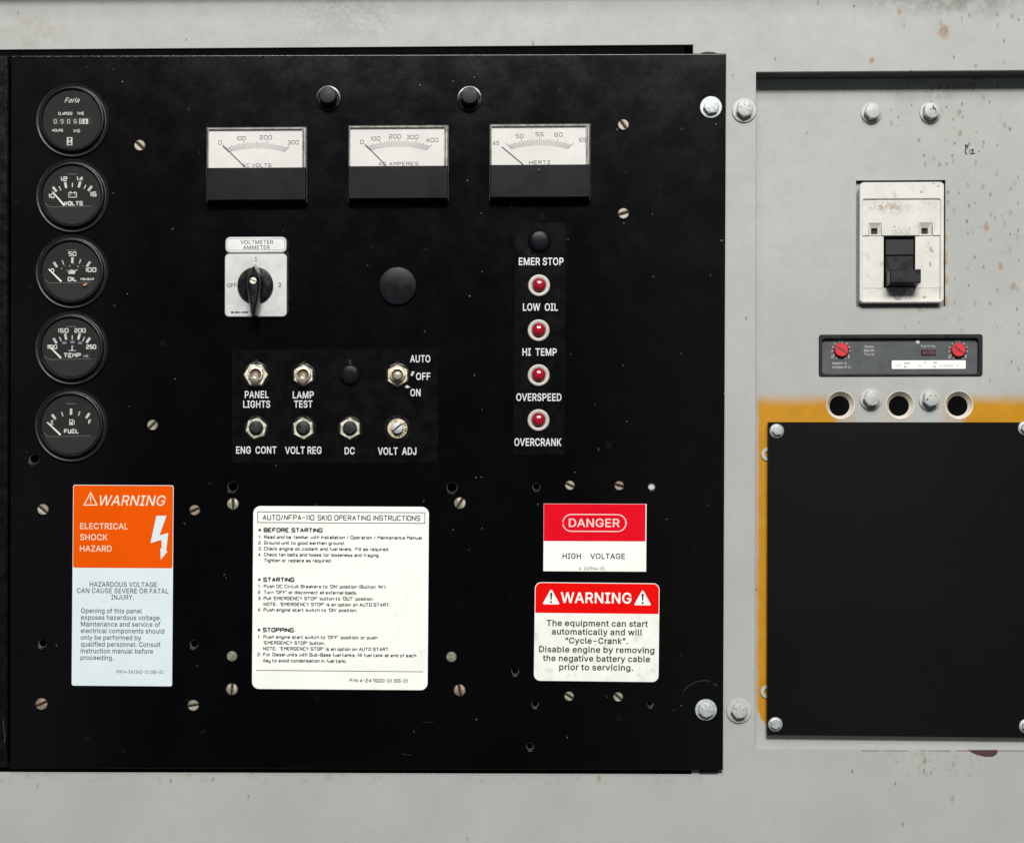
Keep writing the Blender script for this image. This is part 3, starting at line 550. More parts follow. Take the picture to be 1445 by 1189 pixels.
G = {'A': '002640|1232', 'B': '0006|06464303|434000', 'C': '4546060040 41', 'D': '0006|06464000', 'E': '0006|0646|0040|0333', 'F': '0006|0646|0333', 'G': '45460600404323',
 'H': '0006|4046|0343', 'I': '0006', 'J': '46400002', 'K': '0006|4603|1340', 'L': '0006|0040', 'M': '0006234640', 'N': '00064046', 'O': '0006464000', 'P': '0006|06464303', 'Q': '0006464000|2240',
 'R': '0006|06464303|2340', 'S': '4546060343400001', 'T': '0646|2620', 'U': '06004046', 'V': '062046', 'W': '0610233046', 'X': '0640|0046', 'Y': '0623 46|2320', 'Z': '06460040',
 '0': '0006464000', '1': '051610', '2': '064643030040', '3': '06464000|1343', '4': '3036 01 41', '5': '460603434000', '6': '460600404303', '7': '064620', '8': '0006464000|0343', '9': '430306464000',
 'a': '0434300002 32', 'b': '0600303404', 'c': '34040030', 'd': '3630000434', 'e': '30000434 3202', 'f': '261610|0424', 'g': '30000434 3b0b', 'h': '0600|043430', 'i': '0004|0506', 'j': '141b0b|1516',
 'k': '0600|340230', 'l': '0600', 'm': '00044440|2420', 'n': '00043430', 'o': '0004343000', 'p': '0b04343000', 'q': '3b34040030', 'r': '000424', 's': '340402323000', 't': '060020|0424', 'u': '04003034',
 'v': '041024', 'w': '0410223044', 'x': '0430|0034', 'y': '04003034|343b0b', 'z': '04340030', '.': '0001', ',': '010a', '-': '0333', '/': '0026', ':': '0001|0304', '"': '0605|1615', '(': '16050110', ')': '06151100', '°': '0406161404'}
def glyph(ch):
    out = []
    for st in G[ch].replace(' ', '').split('|'):
        out.append([(int(st[i]), {'a': -1, 'b': -2}.get(st[i + 1]) if st[i + 1] in 'ab' else int(st[i + 1])) for i in range(0, len(st), 2)])
    return out
def soften(p):
    closed = p[0] == p[-1] and len(p) > 3; q = []; n = len(p)
    rng = range(n)
    for i in rng:
        if i in (0, n - 1) and not closed: q.append(p[i]); continue
        if closed and i == n - 1: continue
        a = p[i - 1] if i else p[n - 2]; b = p[i]; c = p[i + 1]
        v1 = (a[0] - b[0], a[1] - b[1]); v2 = (c[0] - b[0], c[1] - b[1]); l1 = math.hypot(*v1); l2 = math.hypot(*v2)
        k1 = min(0.9, l1 * 0.45) / l1; k2 = min(0.9, l2 * 0.45) / l2
        q += [(b[0] + v1[0] * k1, b[1] + v1[1] * k1), (b[0] + (v1[0] * k1 + v2[0] * k2) * 0.3, b[1] + (v1[1] * k1 + v2[1] * k2) * 0.3), (b[0] + v2[0] * k2, b[1] + v2[1] * k2)]
    return q, closed
def sq(mb, txt, x0, x1, base, cap, d, w):
    """wide square engraver's lettering drawn as strokes (local px)"""
    pen = 0.0; strokes = []
    for ch in txt:
        if ch == ' ': pen += 2.6; continue
        gl = glyph(ch); wd = max(p[0] for st in gl for p in st)
        strokes += [[(p[0] + pen, p[1]) for p in st] for st in gl]; pen += wd + (1.75 if ch not in '"' else 1.2)
    a = min(p[0] for st in strokes for p in st); b = max(p[0] for st in strokes for p in st)
    kx = (x1 - x0 - w) / max(b - a, 0.01); ky = (cap - w) / 6.0
    for i, st in enumerate(strokes):
        q, cl = soften(st)
        mb.ribbon([(x0 + w / 2 + (p[0] - a) * kx, base + w / 2 + p[1] * ky) for p in q], w, d + 0.012 * (i % 3), cl)

# ================================================================== SHEET METAL
RD = -33.0
main_open = wrect(-60, 67, 977, 1090); recess = wrect(1066, 100.5, 1474, 1056)
cab = bpy.data.objects.new('cabinet_wall', None); col.objects.link(cab)
tag(cab, 'pale grey painted steel cabinet front around the black control panel', 'cabinet front', kind='structure')
ox0, ox1, oy0, oy1 = wrect(-260, -260, 1720, 1460)
plate('face_sheet', M['grey'], rect(ox0, ox1, oy0, oy1), [rect(*main_open), rrect(*recess, 1.0)], -4, 0, 0.8, cab)
yl = xy(700, -34)[1]
mb = MB(); mb.box(ox0, ox1, yl, yl + 8, 0.2, 62, 2); mb.build('added_shade_lip', M['grey'], cab)  # unseen lip added above the view to shade the top strip
mb = MB()      # return walls of the recess
x0, x1, y0, y1 = recess; e = 0.9
for p, q in (((x0 - e, y0 - e), (x0 - e, y1 + e)), ((x0 - e, y1 + e), (x1 + e, y1 + e)), ((x1 + e, y1 + e), (x1 + e, y0 - e)), ((x1 + e, y0 - e), (x0 - e, y0 - e))):
    b = len(mb.v); mb.v += [(*p, -3.5), (*q, -3.5), (*q, RD - 2), (*p, RD - 2)]; mb.f.append((b, b + 1, b + 2, b + 3))
mb.build('recess_wall', M['grey'], cab, smooth=0)
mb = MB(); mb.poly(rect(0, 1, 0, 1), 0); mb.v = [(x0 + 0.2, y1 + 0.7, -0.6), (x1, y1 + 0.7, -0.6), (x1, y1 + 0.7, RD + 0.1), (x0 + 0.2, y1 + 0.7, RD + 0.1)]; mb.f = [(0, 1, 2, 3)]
mb.build('upper_return_shade', M['return_shade'], cab, smooth=0)  # dark sheet over the grey underside, shade put into its colour
x0, x1, y0, y1 = main_open
mb = MB(); mb.poly(rect(x0 - 30, x1 + 30, y0 - 30, y1 + 30), -60); mb.build('inner_back', M['interior'], cab)
# seam under the recess, exposed primer and small marks
sx0, sy = xy(1064, 1056.6); sx1 = xy(1446, 1058.6)[0]
mb = MB()
xs = sx0 + 150
while xs < sx1:
    ln = random.uniform(8, 60); yy = xy(FOOT[0] + xs, 1058.5)[1] - 0.6
    mb.poly([(xs, yy), (xs + ln, yy - 0.1), (xs + ln, yy + random.uniform(0.5, 1.2)), (xs, yy + random.uniform(0.4, 1.0))], 0.25); xs += ln + random.uniform(1, 30)
mb.build('seam_dirt', M['seam'], cab)
mb = MB(); pts = []
for (qx, qy) in ((1366.5, 1057.5), (1371, 1061), (1379, 1064.5), (1391, 1067.2), (1401, 1066.8), (1406, 1064), (1408, 1060), (1407.5, 1057.4)): pts.append(xy(qx, qy, 0.2))
mb.poly(pts, 0.35); mb.build('paint_chip', M['maroon'], cab)

mp = bpy.data.objects.new('mounting_panel', None); col.objects.link(mp)
tag(mp, 'recessed grey steel panel with an orange painted band, carrying the circuit breaker', 'panel')
rx = wrect(1040, 70, 1500, 1090, RD)
holes = [rect(*wrect(1208, 254.5, 1334, 432.5, RD)), rrect(*wrect(1155.5, 473, 1385, 531, RD), 3)]
for hx in (1186, 1270, 1353): holes.append(circ(19.5, 40, *xy(hx, 571.5, RD)))
plate('panel_sheet', M['grey_orange'], rect(*rx), holes, RD - 3, RD, 0.5, mp)
mb = MB(); mb.poly(rect(*rx), RD - 40); mb.build('panel_backing', M['interior'], mp)
mb = MB()
for st in (((1362, 204.5), (1363, 209), (1362.2, 214.5), (1364, 218.5)), ((1362, 204.5), (1366, 206), (1363.5, 210)), ((1369.5, 212), (1373.5, 211.6), (1372, 215), (1370, 217.5), (1376, 216.5)), ((1380.5, 213.2), (1382, 213.6))):
    mb.ribbon([xy(a, b, RD) for a, b in st], 1.7, RD + 0.25 + 0.05 * random.random())
mb.build('pen_mark', M['ink'], mp)

# ------------------------------------------------------------------ black control panel
PD = 9.0
cp = bpy.data.objects.new('control_panel', None); col.objects.link(cp)
tag(cp, 'large black painted control panel with gauges, switches and warning labels', 'control panel')
TL = xy(15, 78.5, PD); TR = xy(1025, 75.5, PD); BR = xy(1020.5, 1086, PD); BL = xy(13.5, 1083.5, PD)
hole_list = [(48, 647, 7.2), (328.5, 686, 7.6), (638, 687, 7.8), (757, 686, 5.6), (919.5, 686, 5.2), (60, 907, 6.2), (274, 908, 6.0), (727, 946, 5.4), (755, 992, 5.2), (917.5, 992, 4.6), (748, 1052, 5.2)]
outer = [BL, BR, TR, TL]
plate('front_plate', M['panel'], outer, [circ(r, 28, *xy(a, b, PD)) for a, b, r in hole_list], PD - 7, PD, 2.2, cp)
for a, b, r in hole_list:
    X, Y = xy(a, b, PD)
    MB().lathe([(r + 0.1, -0.3), (r - 0.9, -2.2), (r - 1.0, -7)], 28, cap=False).build('hole_rim', M['rim'], cp, loc=(X * S, -PD * S, Y * S))
X, Y = xy(919.5, 687, PD)
MB().lathe([(4.4, -3), (4.2, -2.4)], 24).build('hole_plug', M['white'], cp, loc=(X * S, -PD * S, Y * S))
mb = MB(); q0 = xy(-60, 80, 4); q1 = xy(11, 1082, 4); mb.box(q0[0], q1[0], q1[1], q0[1], -1, 7, 2); mb.build('hinge_flange', M['flange'], cp)
mb = MB(); q0 = xy(-60, 72.5, 2); q1 = xy(966, 84, 2); mb.box(q0[0], q1[0], q1[1], q0[1], -12, 1, 1); mb.build('upper_lip', M['interior'], cp)
mb = MB(); q0 = xy(-60, 1076, 2); q1 = xy(958, 1086.5, 2); mb.box(q0[0], q1[0], q1[1], q0[1], -12, 1, 1); mb.build('lower_lip', M['interior'], cp)
MB().tube([(TL[0] + 2, TL[1] - 1.7, PD - 1.9), ((TL[0] + TR[0]) / 2, (TL[1] + TR[1]) / 2 - 1.7, PD - 1.9), (TR[0] - 2, TR[1] - 1.7, PD - 1.9)], [2.1, 2.1, 2.1], 14).build('rolled_edge', M['edgegloss'], cp, 60)
X, Y = xy(1000, 76, 2); MB().prism([(-12, -6), (12, -6), (11.5, 0.6), (7, 2.2), (0, 2.7), (-7, 2.2), (-11.5, 0.6)], [(0, 0.3), (0.4, 3)]).build('hinge_tab', M['satin'], cp, loc=(X * S, 0, Y * S))
X, Y = xy(1001, 1087, 2); MB().prism([(-14, -3.4), (12, -3.2), (13, 4), (-13, 4)], [(0, 0.3), (0.4, 3)]).build('hinge_tab', M['satin'], cp, loc=(X * S, 0, Y * S))
mb = MB()
arc = [(964, 975.5), (968, 970.5), (974, 966), (981, 962.3), (988, 960.2), (995, 959.6), (1003, 960.6)]
mb.ribbon([xy(a, b, PD) for a, b in arc], 0.8, PD + 0.15); mb.build('scratch', M['scratch'], cp)
for st, w in ((((1007, 964), (1012, 967)), 1.6), (((259, 737), (262, 740.5)), 1.4), (((160, 431), (163, 431.6)), 2.2), (((789, 127), (790.6, 128)), 1.8), (((844, 631.5), (845, 635.5)), 2), (((583.5, 1030), (584.5, 1033.5)), 2),
              (((266, 152), (267, 156)), 1.5), (((566, 1063), (580, 1065)), 0.7), (((998, 711), (998.6, 714)), 1.4), (((295, 681), (297, 683)), 1.2), (((855, 980), (857, 984)), 1.2), (((4, 1015), (7, 1040), (6, 1048)), 1.6), ):
    mb = MB(); mb.ribbon([xy(a, b, PD) for a, b in st], w * 0.8, PD + 0.15); mb.build('scratch', M['scratch'], cp)
mb = MB()
for st, w in ((((270, 990), (262, 986)), 1.5), (((543, 108), (548, 109)), 1.2), (((281, 1034), (290, 1030)), 1.4), (((596, 1018), (612, 1019)), 0.8)):
    mb = MB(); mb.ribbon([xy(a, b, PD) for a, b in st], w, PD + 0.12); mb.build('smudge', M['smudge'], cp)

# ================================================================== ROUND GAUGES
GG = 'round gauges down the side of the black panel'
def gauge(px, py, label, group=GG):
    t = thing('round_gauge', px, py, PD, label, 'gauge', group)
    MB().lathe([(52, 0), (52, 2.4), (51, 3.6), (49.2, 3.4), (47.8, 2.6), (46.6, 2.8), (45.8, 7.6), (44.9, 9.3), (43.6, 9.6), (42.6, 9.0), (41.2, 6.2)], 72, cap=False).build('bezel', M['bezel'], t, 25)
    MB().lathe([(41.6, 5.9), (41.5, 6.0)], 64).build('dial', M['dial'], t)
    MB().lathe([(43.0, 8.2), (42.4, 8.3)], 64).build('glass', M['glass'], t, 20)
    return t
def rusty_needle(t, x0, y0, x1, y1):
    dx, dy = x1 - x0, y1 - y0; l = math.hypot(dx, dy); n = (-dy / l, dx / l)
    MB().prism([(x0 + n[0] * 0.8, y0 + n[1] * 0.8), (x0 - n[0] * 0.8, y0 - n[1] * 0.8), (x1 - n[0] * 1.35, y1 - n[1] * 1.35), (x1 + n[0] * 1.35, y1 + n[1] * 1.35)][::-1], [(0, 7.3), (0.1, 7.8)], True).build('pointer', M['pointer'], t)
def lower_mask(t, yl=-16.0):
    xr = math.sqrt(40.8 ** 2 - yl ** 2); a0 = math.atan2(yl, xr); p = [(xr - 0.3, yl)]
    for i in range(1, 32):
        a = a0 - (math.pi + 2 * a0) * i / 32; p.append((40.8 * math.cos(a), 40.8 * math.sin(a)))
    p += [(-38.3, -12), (-31.5, yl - 0.9), (-28, yl - 0.9)]
    MB().prism(p[::-1], [(0, 6.0), (0, 6.5)]).build('dial_mask', M['dial_low'], t)
    MB().ribbon([(-38, -11.5), (-31.3, yl - 0.7), (-28, yl - 0.7), (29, yl + 0.3)], 0.6, 6.7).build('mask_edge', M['dialgrey'], t)
    MB().box(-7, 7, 29.2, 30.0, 6.05, 6.2).build('maker_line', M['dialgrey'], t)
def ticks(t, major, minor, pivot=(0, -24)):
    mb = MB()
    for lst, w, l in ((major, 3.4, 8.6), (minor, 1.5, 6.4)):
        for (x, y) in lst:
            a = math.atan2(x - pivot[0], y - pivot[1]); s_, c_ = math.sin(a), math.cos(a)
            mb.ribbon([(x - s_ * l / 2, y - c_ * l / 2), (x + s_ * l / 2, y + c_ * l / 2)], w, 6.2)
    mb.build('tick_marks', M['dialwhite'], t)
def gnum(t, items):
    mb = MB()
    for txt, x, y, w, h, st in items: sq(mb, txt, x - w / 2, x + w / 2, y - h / 2, h, 6.25, st)
    mb.build('lettering', M['dialwhite'], t)

# hour meter
t = gauge(102.8, 170.5, 'hour meter gauge with counter window, topmost of the round gauges')
mb = MB(); put(mb, 'Faria', -10.5, 11, 23.6, 7.0, 6.3, 0.02, 0.35)
sq(mb, 'ELAPSED', -19.5, 0.5, 6, 4.4, 6.3, 0.9); sq(mb, 'TIME', 7, 17.5, 6, 4.4, 6.3, 0.9)
sq(mb, 'HOURS', -28, -12.5, -17.4, 4.0, 6.3, 0.8); sq(mb, '1/10', 2, 11.5, -18.6, 4.6, 6.3, 0.8); mb.build('lettering', M['dialwhite'], t)
MB().box(-29, 29, -8.5, 3, 5, 6.25).build('counter_window', M['bezel'], t)
mb = MB()
for ch, x in zip('0906', (-23.5, -14, -4.8, 4.8)): sq(mb, ch, x - 2.1, x + 2.1, -6, 6.2, 6.4, 1.0)
mb.build('counter_digits', M['dialgrey'] if False else M['inkpale'], t)
MB().box(10.5, 23, -6.6, 0.4, 6.2, 6.6).build('counter_drum', M['drum'], t)
mb = MB(); sq(mb, '8', 11.6, 15.4, -6, 6, 6.7, 0.9); sq(mb, '4', 17, 21, -6, 6, 6.7, 0.9); mb.build('drum_digits', M['ink'], t)
mb = MB(); mb.box(-7.2, 0.8, -36.6, -25.2, 6.05, 6.2); mb.build('hourglass_icon', M['dialwhite'], t)
mb = MB(); mb.poly([(-6, -26.6), (-0.4, -26.6), (-3.2, -30.8)], 6.3); mb.poly([(-6, -35.2), (-0.4, -35.2), (-3.2, -31)], 6.3); mb.build('hourglass_sand', M['ink'], t)

# battery volts
t = gauge(102.8, 277, 'battery voltmeter gauge reading VOLTS from 10 to 16, second from the top')
lower_mask(t)
ticks(t, [(-24.4, 8.2), (-8.9, 14), (10.7, 14.8), (25.6, 9.2)], [(-17, 9.6), (0.6, 14.2), (18.4, 11.4)])
gnum(t, [('10', -29, -1, 9.5, 6.6, 1.6), ('12', -11.6, 22.8, 10.5, 6.8, 1.6), ('14', 11.2, 23, 10.5, 6.8, 1.6), ('16', 30, 1.2, 10, 7, 1.6), ('VOLTS', 2.2, -11.8, 27, 6.6, 1.8)])
mb = MB(); mb.ribbon([(-4.5, -3), (-4.5, 3), (6.5, 3), (6.5, -3)], 1.1, 6.2, True); mb.box(-3.4, -0.8, 3.4, 5, 6.1, 6.2); mb.box(3, 5.6, 3.4, 5, 6.1, 6.2); mb.ribbon([(-3, 0.3), (-1, 0.3)], 0.8, 6.2); mb.ribbon([(3, 0.3), (5, 0.3)], 0.8, 6.2); mb.build('battery_icon', M['dialwhite'], t)
rusty_needle(t, -27.5, 4.5, -10.2, -15.2)

# oil pressure
t = gauge(102, 384, 'oil pressure gauge with a rust spot on the lower glass, middle of the round gauges')
lower_mask(t)
ticks(t, [(-22.6, 9.2), (1.4, 15.4), (24.2, 9.8)], [(-12, 12.4), (12.2, 13.6)])
mb = MB()
for (x, y, s_) in ((-14, 4, 2.2), (-9, 8, 1.4), (-2.4, 7.4, 2.4), (4.5, 10, 1.2), (9.5, 6.4, 2.6), (16.5, 7, 1.4)): mb.poly(circ(s_ * 0.6, 8, x, y), 6.2)
mb.build('metric_marks', M['dialgrey'], t)
gnum(t, [('0', -27, 0.8, 5.4, 6.2, 1.5), ('50', 1.4, 24.4, 11.5, 6.6, 1.5), ('100', 27.5, 1.8, 16, 6.8, 1.6), ('OIL', 1.4, -11.2, 13.5, 6.6, 1.8), ('PSI/BAR', 22.4, -11.4, 19, 3.4, 0.9)])
mb = MB(); mb.poly([(-4, -4), (5, -4), (5.4, 0), (9, 1.6), (8.6, 2.2), (3, 1), (-2.4, 1), (-4, -1)], 6.2); mb.ribbon([(-6.4, 1.2), (-3.4, -0.6)], 1.0, 6.22); mb.ribbon([(-2, 2), (2.4, 2)], 0.8, 6.2); mb.build('oil_can_icon', M['dialwhite'], t)
rusty_needle(t, -32, 2.8, -13.6, -15.2)
MB().prism([(17, -21.5), (20, -21.8), (22.6, -20), (23.4, -17.4), (21, -17.6), (18.6, -18.6), (16.6, -19.6)], [(0, 9.1), (0.6, 9.5)]).build('rust_spot', M['rustspot'], t)

# coolant temperature
t = gauge(101.6, 491.5, 'coolant temperature gauge reading TEMP from 100 to 250, second from the bottom')
lower_mask(t)
ticks(t, [(-22.8, 9.6), (-7.8, 15.4), (11.2, 15.4), (24.2, 10.2)], [(-15.2, 12), (1.6, 14.2), (17.8, 12)])
gnum(t, [('100', -27, 1, 15, 6.4, 1.5), ('150', -11.4, 24, 15.6, 6.6, 1.5), ('200', 12.6, 24, 16.4, 6.6, 1.5), ('250', 28.4, 1, 14.6, 6.6, 1.5), ('TEMP', 1.6, -10.8, 25, 6.8, 1.8), ('W/C', 21, -12, 7, 3, 0.8)])
mb = MB()
for x, y in ((-9.6, 6.6), (2, 7.8), (12.8, 6.6)): sq(mb, '00', x - 3, x + 3, y - 1.6, 3.2, 6.2, 0.9)
mb.build('metric_marks', M['dialblue'], t)
mb = MB(); mb.ribbon([(1.4, -3), (1.4, 3.2)], 1.5, 6.2); mb.poly(circ(1.5, 12, 1.4, -3.4), 6.22); mb.ribbon([(-4, -4), (-1.6, -5), (0, -4)], 0.8, 6.21); mb.ribbon([(3, -4), (4.6, -5), (7, -3.6)], 0.8, 6.21); mb.ribbon([(2, 1.6), (3.8, 1.6)], 0.7, 6.23); mb.build('thermometer_icon', M['dialwhite'], t)
rusty_needle(t, -32, 3, -13.8, -15)

# fuel
t = gauge(101, 600, 'fuel gauge with a pump symbol, lowest of the round gauges')
lower_mask(t)
ticks(t, [(-24, 11.2), (0.6, 18.4), (24.2, 12.8)], [(-11.8, 15), (12, 15.8)], (0, -20))
gnum(t, [('E', -26, 3, 4.6, 6.4, 1.5), ('F', 27.4, 4, 4.8, 6.6, 1.5), ('FUEL', 1.2, -9, 21.5, 6.8, 1.8)])
mb = MB(); mb.box(-2, 3.6, -0.6, 7.6, 6.05, 6.2); mb.ribbon([(4.4, 1), (5.2, 0.6), (5.2, 5), (3.9, 7)], 0.9, 6.22); mb.build('pump_icon', M['dialwhite'], t)
MB().box(-1, 2.6, 4.2, 6.4, 6.2, 6.3).build('pump_window', M['dial'], t)
rusty_needle(t, -33, 3.4, -13.8, -14.6)

# ================================================================== PANEL METERS
def meter(px0, py0, labels, title, tw, needle, label, screwmark):
    """px0,py0: top-left of the case; drawing offsets measured from there, y down"""
    t = thing('panel_meter', px0 + 71, py0 + 54, PD, label, 'meter', 'rectangular panel meters in a row')
    MB().box(-71, 71, -53.5, 52, 0, 4, 0.6).build('back_case', M['meteredge'], t)
    X = lambda x: x - 71 + (650 - px0 - 71) * 0.0055
    Y = lambda y: 54 - y - 4.6
    MB().box(X(1.2), X(140.6), Y(104.4), Y(58.8), 4, 18, 1.0).build('front_cover', M['meterbody'], t, 0)
    for a_ in (0.2, 139): MB().box(X(a_), X(a_ + 2.6), Y(106), Y(0.6), 4, 8, 0.5).build('side_rail', M['meteredge'], t)
    MB().box(X(3), X(135.4), Y(58.6), Y(3.6), 4, 12.6).build('scale_plate', M['meterface'], t, 0)
    mb = MB(); mb.box(X(2.2), X(3.6), Y(58.4), Y(2), 7, 16, 0.4); mb.box(X(135.2), X(136.6), Y(58.4), Y(2), 7, 16, 0.4); mb.box(X(3.6), X(135.2), Y(4.6), Y(2.4), 7, 16, 0.5); mb.box(X(137), X(139.6), Y(58.4), Y(2), 4, 13, 0.5)
    mb.build('cover_edge', M['clearedge'], t)
    MB().box(X(2.6), X(136.4), Y(58.5), Y(2.3), 15.7, 16.6, 0.3).build('clear_cover', M['clear'], t)
    mb = MB()
    for i in range(41):
        u = -1 + 2 * i / 40; a = R(46) * u; s_ = math.sin(a) / math.sin(R(46))
        bx = 70.6 + 39 * s_; by = 30.6 + 5.2 * s_ * s_
        l = 12.0 if i % (40 // (len(labels) - 1)) == 0 else (9.6 if i % 5 == 0 else 8.0)
        mb.ribbon([(X(bx), Y(by)), (X(bx + math.sin(a) * l), Y(by - math.cos(a) * l))], 0.5, 12.75 + 0.01 * (i % 2))
    mb.build('scale_marks', M['ink'], t)
    mb = MB()
    for txt, x, y, w in labels: sq(mb, txt, X(x - w / 2), X(x + w / 2), Y(y + 2.7), 5.6, 12.8, 0.62)
    sq(mb, title, X(71 - tw / 2), X(71 + tw / 2), Y(56.8), 4.9, 12.8, 0.62)
    mb.build('lettering', M['ink'], t)
    (nx0, ny0), (nx1, ny1) = needle
    dx, dy = nx1 - nx0, ny1 - ny0; l = math.hypot(dx, dy); n = (-dy / l * 0.35, dx / l * 0.35)
    MB().prism([(X(nx0) + n[0], Y(ny0) - n[1]), (X(nx0) - n[0], Y(ny0) + n[1]), (X(nx1) - n[0], Y(ny1) + n[1]), (X(nx1) + n[0], Y(ny1) - n[1])], [(0, 13.6), (0, 14.1)], True).build('needle', M['needle'], t)
    if screwmark:
        MB().lathe([(3.1, 17.8), (3.0, 18.5), (2.2, 18.8)], 20, X(69), Y(67)).build('zero_screw', M['satin'], t)
    else:
        MB().ribbon([(X(66), Y(62)), (X(69), Y(63.5)), (X(72.5), Y(61.5)), (X(70), Y(66))], 0.5, 18.1).build('zero_screw', M['satin'], t)
meter(291.2, 178.2, [('0', 19.3, 22.2, 4.8), ('100', 48.8, 16.4, 13), ('200', 83.5, 15.4, 17), ('300', 122, 22.6, 16)], 'AC VOLTS', 41, ((23.4, 25.8), (54.8, 56.6)), 'rectangular AC VOLTS meter with white scale from 0 to 300', False)
meter(491.2, 175.8, [('0', 19.9, 23.8, 5), ('100', 38.6, 19.2, 13), ('200', 66, 16.4, 17), ('300', 90.4, 17.2, 17), ('400', 118.2, 21.6, 17)], 'AC AMPERES', 56, ((25, 27.4), (54, 57)), 'rectangular AC AMPERES meter with white scale from 0 to 400', False)
meter(691, 174, [('45', 9.6, 27, 9), ('50', 42.6, 17.4, 11), ('55', 70.2, 15.2, 11), ('60', 96.8, 15.8, 11.4), ('65', 130.6, 23.2, 10)], 'HERTZ', 30, ((18, 32.2), (48, 57.6)), 'rectangular HERTZ meter with white scale from 45 to 65', True)

# ================================================================== PUSH CAPS
def push_cap(px, py, label):
    t = thing('push_cap', px, py, PD, label, 'button', 'black push caps above the meters')
    MB().lathe([(18, 0), (18, 1.5), (17.2, 2.6), (15, 2.8), (13.6, 1.6)], 40).build('collar', M['gloss'], t)
    MB().lathe([(12.4, 1.5), (12, 17), (11.2, 18.2), (9, 18.6)], 40).build('cap', M['satin'], t)
push_cap(463.5, 139.5, 'small black push cap above the gap between the AC VOLTS and AC AMPERES meters')
push_cap(662.6, 140, 'small black push cap above the gap between the AC AMPERES and HERTZ meters')

# ================================================================== ROTARY SELECTOR SWITCH
t = thing('rotary_switch', 361.2, 404, PD, 'silver plated rotary selector switch marked OFF 1 2 with a black knob', 'switch')
MB().prism(rrect(-42.5, 47.2, -42.8, 69, 8), [(0, 0), (0, 2), (0.8, 2.6)]).build('back_plate', M['gloss'], t, 0)
MB().prism(rrect(-43.4, 44, -43.6, 44.8, 6), [(0, 1.0), (0, 4.2), (1.0, 5.2)]).build('legend_plate_square', M['plateedge'], t)
MB().prism(rrect(-42.0, 42.6, -41.6, 43.6, 5.4), [(0, 5.1), (0, 5.3)]).build('plate_face', M['plate'], t, 0)
MB().prism(rrect(-42.8, 43.4, 46.2, 68.6, 7), [(0, 1.0), (0, 4.2), (1.2, 5.4)]).build('title_plate', M['plateedge'], t, 0)
mb = MB(); mb.ribbon(rrect(-40.4, 41, 49.6, 66, 5.2), 0.5, 5.5, True)
put(mb, 'VOLTMETER', -21.6, 25, 58.2, 5.6, 5.55, 0.02); put(mb, 'AMMETER', -17.8, 20, 50.6, 5.6, 5.55, 0.02)
mb.build('title_lettering', M['inkdark'], t)
mb = MB(); put(mb, '1', -1, 2, 34.4, 5.6, 5.5, 0.02); put(mb, 'OFF', -40, -26.6, -2.4, 5.8, 5.5, 0.02); put(mb, '2', 32, 36.6, -2.4, 6, 5.5, 0.02)
mb.build('lettering', M['inkdark'], t)
mb = MB()
for x, w, h in ((-34.4, 3.6, 2.8), (-29.2, 1.8, 3.0), (-26.8, 1.5, 3.3), (-24.7, 2.2, 2.6), (-21.8, 3.0, 1.2), (-18.2, 2.2, 2.8), (-15.4, 1.6, 3.0), (-13.2, 2.4, 2.6)): mb.poly(rect(x, x + w, -39.2 + (3 - h) * 0.5, -39.2 + (3 - h) * 0.5 + h), 5.5)
mb.ribbon([(-9, -35.9), (-4, -36)], 0.7, 5.52); mb.build('maker_lettering', M['ink'], t)
MB().lathe([(25.4, 5), (25.2, 9), (24, 10.6), (20, 11)], 56).build('knob_disc', M['gloss'], t)
prof = [(28, 1.2), (23, 4.0), (15, 8.4), (5, 11), (-8, 11), (-22, 8.8), (-36, 5.6), (-46, 3.4)]
pts = [(w, y) for y, w in prof] + [(-w, y) for y, w in reversed(prof)]
prof2 = [(21, 0.9), (17, 3.0), (10, 6.4), (2, 8.3), (-8, 8.2), (-22, 6.6), (-36, 4.4), (-50, 2.6)]
pts2 = [(w, y) for y, w in prof2] + [(-w, y) for y, w in reversed(prof2)]
mb = MB(); n = len(pts); lv = [(pts, 10), (pts, 14), (pts2, 32), ([(p[0] * 0.72, p[1] * 0.96) for p in pts2], 34.5)]
for q, d in lv: mb.v += [(p[0], p[1], d) for p in q]
for l in range(3):
    for i in range(n):
        j = (i + 1) % n; mb.f.append((l * n + j, l * n + i, (l + 1) * n + i, (l + 1) * n + j))
mb.f.append(tuple(reversed(range(3 * n, 4 * n)))); kn = mb.build('pointer_handle', M['gloss'], t, 40)
MB().lathe([(5.9, 34.2), (5.9, 34.9), (5.2, 35.1)], 28).build('screw_well', M['slot'], kn)
def half_moons(mb, r, w, d0, d1, dome, ang):
    h = math.asin(min(0.95, w / r))
    for sgn in (0, math.pi):
        p = [(r * math.cos(a), r * math.sin(a)) for a in [h + (math.pi - 2 * h) * i / 18 for i in range(19)]]
        ca, sa = math.cos(ang + sgn), math.sin(ang + sgn)
        mb.prism([(x * ca - y * sa, x * sa + y * ca) for x, y in p], [(0, d0), (0, d1), (r * 0.10, d1 + dome * 0.6), (r * 0.22, d1 + dome)])
mb = MB(); half_moons(mb, 4.7, 0.6, 35.0, 35.4, 0.4, R(-20)); mb.build('knob_screw', M['pointer'], kn)

